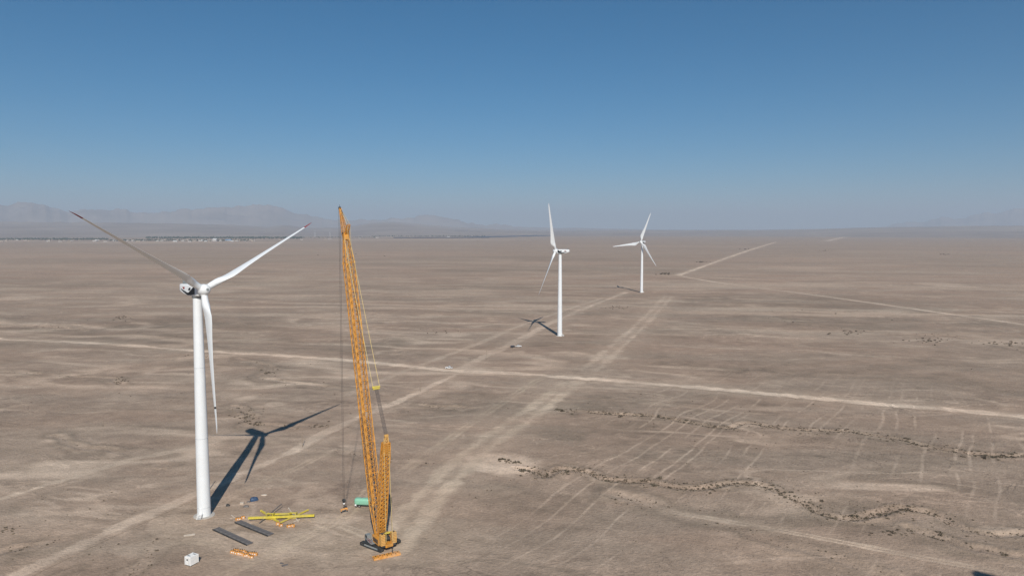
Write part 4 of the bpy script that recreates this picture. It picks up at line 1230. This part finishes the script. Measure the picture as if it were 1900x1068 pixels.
for wi, ((px, hw, dep, dens), L) in enumerate(zip(WASHES, wash_lines)):
    seg = np.linalg.norm(np.diff(L, axis=0), axis=1)
    tot = seg.sum()
    n = int(tot / 10 * dens)
    cum = np.concatenate([[0], np.cumsum(seg)])
    for k in range(n):
        s = rng.uniform(0, tot)
        if vn(np.array([s / 18.]), np.array([wi * 3.3]), 501)[0] < -.5 and rng.random() < .7: continue
        i = min(np.searchsorted(cum, s) - 1, len(seg) - 1); i = max(i, 0)
        p = L[i] + (L[i + 1] - L[i]) * ((s - cum[i]) / seg[i])
        t = (L[i + 1] - L[i]) / seg[i]
        p = p + np.array((-t[1], t[0])) * rng.normal(0, hw * (.9 if rng.random() < .75 else 2.2))
        dist = np.hypot(*p)
        r = abs(rng.lognormal(math.log(.215), .5)) * (1 + dist / 1100)
        spots.append((p[0], p[1], min(r, 1.6 + dist / 900), wi))
# clumps the photograph shows away from the washes: px, py, spread px, n, size
for px, py, sx, sy, n, r in ((1237, 508, 12, 1.2, 26, 2.6), (1300, 486, 10, 1.0, 20, 2.6), (1380, 462, 8, .8, 10, 3.2), (1530, 465, 8, .8, 8, 3.2), (1750, 472, 9, .8, 10, 3.2), (500, 690, 12, 4, 22, .9), (222, 706, 10, 7, 26, .8), (455, 775, 14, 10, 40, .7), (475, 787, 12, 2, 16, .7),
                         (600, 790, 40, 3, 26, .6), (934, 853, 10, 3, 14, .8), (955, 858, 14, 3, 16, .7), (1030, 757, 8, 2.5, 14, 1.1), (230, 590, 14, 4, 14, 1.1), (700, 475, 60, 3, 8, 2.6), (360, 660, 24, 4, 14, .9), (820, 615, 40, 5, 14, 1.0), (1140, 570, 24, 3, 22, 1.0),
                         (1840, 848, 40, 6, 22, .9), (1720, 632, 40, 6, 30, 1.2), (1870, 638, 30, 4, 20, 1.3), (1575, 617, 40, 4, 20, 1.2), (20, 985, 20, 6, 14, .5), (1660, 988, 40, 5, 22, .6), (885, 905, 60, 22, 30, .4), (1420, 760, 300, 60, 60, .55), (1500, 900, 350, 120, 170, .34), (500, 720, 300, 80, 70, .5), (200, 950, 180, 70, 60, .35)):
    for k in range(n):
        q = G(px + rng.normal(0, sx * .6), max(py + rng.normal(0, sy * .6), 430))
        spots.append((q[0], q[1], r * rng.uniform(.45, 1.2), 99))
S = np.array(spots)
# keep shrubs off the roads, the pad and the things
keep = np.ones(len(S), bool)
for k, L in road_lines.items(): keep &= polydist(S[:, 0], S[:, 1], L, 30) > ROADS[k][1] * .5 + S[:, 2]
keep &= np.hypot((S[:, 0] + 70) / 40, (S[:, 1] - 232) / 20) > 1
for c in (T1, T2, T3): keep &= np.hypot(S[:, 0] - c[0], S[:, 1] - c[1]) > 8
S = S[keep]
hz = height(S[:, 0], S[:, 1])
pxsize = S[:, 2] / np.hypot(S[:, 0], S[:, 1])
inview = np.abs(S[:, 0] / S[:, 1]) < .735
order = np.argsort(-pxsize * inview)
tot_tri = 0
for n_, i in enumerate(order[:240]):
    o = link('dry_shrub', SHR[n_ % 6], None, (S[i, 0], S[i, 1], hz[i] - .06), (0, 0, rng.uniform(0, 6.28)))
    r = S[i, 2]
    o.scale = (r * rng.uniform(.85, 1.25), r * rng.uniform(.85, 1.2), r * rng.uniform(.8, 1.1))
    w_ = int(S[i, 3])
    if w_ == 0: lb = 'dark dry shrub in the winding wash that starts at the pale sand patch'
    elif w_ in (2, 3): lb = 'dark dry shrub in the long wash just this side of the main road'
    elif w_ in (4, 5): lb = 'dark dry shrub in a shallow wash beside the two rut track'
    elif S[i, 1] > 900: lb = 'dark shrub clump near the far road fork'
    elif S[i, 0] > 0: lb = 'dark dry shrub standing loose on the stony plain beside the wide track'
    elif S[i, 1] > 480: lb = 'dark dry shrub beyond the main road behind the large turbine'
    else: lb = 'dark dry shrub near the shadow of the large turbine or its road'
    tag(o, lb, 'shrub', lb.replace('dark dry shrub', 'shrubs').replace('dark shrub clump', 'shrubs'))
vv, ff, mm = [], [], []
nb = 0
src = []
for s in range(6):
    me = SHR[s]
    src.append((np.array([v.co for v in me.vertices]), [tuple(p.vertices) for p in me.polygons], [p.material_index for p in me.polygons]))
for n_, i in enumerate(order[240:]):
    V, F, Mi = src[n_ % 6]
    a = rng.uniform(0, 6.28); c, s_ = math.cos(a), math.sin(a); r = S[i, 2]
    vv.append(np.stack([V[:, 0] * c - V[:, 1] * s_, V[:, 0] * s_ + V[:, 1] * c, V[:, 2]], 1) * r + [S[i, 0], S[i, 1], hz[i] - .06])
    ff += [tuple(nb + q for q in f) for f in F]; mm += Mi
    nb += len(V)
me = bpy.data.meshes.new('desert_scrub'); me.from_pydata(np.concatenate(vv).tolist(), [], ff)
me.materials.append(M['shrub']); me.materials.append(M['twig']); me.polygons.foreach_set('material_index', mm)
tag(link('desert_scrub', me), 'low dark desert scrub along the far washes', 'scrub', kind='stuff')

# ---------------------------------------------------------------- the far settlement: tree belts, houses, halls, solar fields
def belt(x0, x1, y0, y1, n, hgt, label):
    V, F = [], []
    ico = np.array([(0, 0, 1.), (.9, 0, .35), (.28, .85, .4), (-.73, .53, .3), (-.73, -.53, .4), (.28, -.85, .3), (0, 0, -.6)])
    fs = [(0, i, i % 5 + 1) for i in range(1, 6)] + [(6, i % 5 + 1, i) for i in range(1, 6)]
    for k in range(n):
        q = G(random.uniform(x0, x1), random.uniform(y0, y1))
        h = hgt * random.uniform(.6, 1.25)
        for c in range(2):
            sc_ = np.array((h * .55, h * .55, h * .5)) * random.uniform(.7, 1.1)
            P = ico * sc_ * (1 + .25 * rng.normal(size=(7, 1))) + [q[0] + random.uniform(-3, 3), q[1] + random.uniform(-3, 3), h * (.45 + .25 * c)]
            b = len(V)
            V += P.tolist(); F += [tuple(b + i for i in f) for f in fs]
    me = bpy.data.meshes.new('tree_belt'); me.from_pydata(V, [], F); me.materials.append(M['tree'])
    tag(link('tree_belt', me), label, 'trees', kind='stuff')
belt(-40, 200, 443.2, 445.8, 700, 11, 'far dark tree belt at the left edge of the settlement')
belt(200, 470, 445, 447.6, 420, 9, 'far dark tree belt among the settlement houses')
belt(270, 560, 441.0, 443.4, 800, 14, 'far dark tree belt behind the white halls')
belt(540, 700, 440.5, 441.8, 120, 9, 'thin far tree belt behind the crane boom')
belt(690, 900, 438, 439.5, 240, 11, 'thin far tree belt to the right of the crane')
belt(880, 1010, 434.5, 437, 160, 12, 'far tree belt left of the side on turbine')
def solar(px0, py0, px1, py1, dep, label):
    a, b = G(px0, py0), G(px1, py1)
    c = (a + b) / 2
    rz = math.atan2(b[1] - a[1], b[0] - a[0]); L = np.linalg.norm(b - a)
    o = empty('solar_field', (c[0], c[1], 0), rz)
    tag(o, label, 'solar field')
    n = 6
    for k in range(n):
        mb = MB()
        y = dep * (k / (n - 1) - .5)
        for s in range(12):
            x0, x1 = -L / 2 + L * s / 12 + 6, -L / 2 + L * (s + 1) / 12 - 6
            if random.random() < .12: continue
            mb.add([(x0, y - 9, 1.2), (x1, y - 9, 1.2), (x1, y + 9, 8), (x0, y + 9, 8), (x0, y - 9, .9), (x1, y - 9, .9), (x1, y + 9, 7.7), (x0, y + 9, 7.7)],
                   [(0, 1, 2, 3), (7, 6, 5, 4), (0, 4, 5, 1), (2, 6, 7, 3), (1, 5, 6, 2), (0, 3, 7, 4)])
            for q in (x0 + 3, x1 - 3): mb.bar((q, y, 0), (q, y, 4.2), .8)
        mb.build('panel_row', M['panel'], o)
solar(1240, 434.5, 1390, 433.2, 700, 'dark far solar field right of the smallest turbine')
solar(1330, 431.5, 1440, 430.8, 900, 'dark farthest solar field near the horizon')
solar(880, 440.5, 1012, 437.5, 260, 'dark thin solar field left of the side on turbine')
solar(730, 441.5, 905, 441, 220, 'dark thin solar field right of the crane boom')
HS = {}
def house(px, py, w, d, h, wall, roof, label, gable=True, group=None, name='far_house', cat='house'):
    p = G(px, py)
    o = empty(name, (p[0], p[1], 0), R(random.uniform(-12, 12)))
    tag(o, label, cat, group)
    MB().box((0, 0, h / 2), (w, d, h)).build('wall', M[wall], o)
    if gable: MB().prism([(-d / 2 - .6, h + .02), (d / 2 + .6, h + .02), (0, h + d * .3)], -w / 2 - .6, w / 2 + .6, 'x').build('roof', M[roof], o)
    else:
        MB().box((0, 0, h + .3), (w + .8, d + .8, .55)).build('roof', M[roof], o)
    MB().box((w * .2, -d / 2 - .05, h * .35), (w * .12, .12, h * .7)).build('door', M['crane_dark'], o)
    for s in (-.3, -.1): MB().box((w * s, -d / 2 - .05, h * .6), (w * .1, .12, h * .3)).build('window', M['glass'], o)
house(399, 447.5, 30, 26, 15, 'wall', 'roof_white', 'tall white hall in the far settlement', True, None, 'far_hall', 'hall')
house(408, 447.3, 34, 20, 7, 'wall', 'roof_white', 'low white annex beside the tall far hall', False, None, 'far_hall', 'hall')
house(424, 447.2, 48, 24, 8, 'wall', 'roof_blue', 'far hall with a blue roof right of the white hall', True, None, 'far_hall', 'hall')
for px, py in ((12, 447), (48, 446.6), (90, 448.2), (120, 446.9), (176, 447.9), (196, 448.3), (300, 447.6), (325, 448.6), (340, 447.7), (352, 448.4), (361, 448.1), (372, 447.4), (382, 448.3), (440, 447.6), (455, 447.9), (470, 446.9), (520, 445.6), (560, 444.9), (612, 444), (604, 444.4), (640, 442.5), (668, 442.2), (700, 441.4), (760, 440.4), (800, 440.1), (832, 439.7), (870, 439.4), (930, 437), (955, 436.6), (985, 436.3), *[(random.uniform(280, 470), random.uniform(444.6, 448.6)) for _ in range(26)], *[(random.uniform(0, 280), random.uniform(445.5, 448.5)) for _ in range(16)]):
    k = random.random()
    house(px, py, random.uniform(16, 34), random.uniform(10, 16), random.uniform(4, 7), 'wall' if k < .6 else 'wall_mud', 'roof_white' if k < .25 else 'roof_mud', 'tiny far house in the hazy settlement strip', random.random() < .5, 'far houses of the settlement')
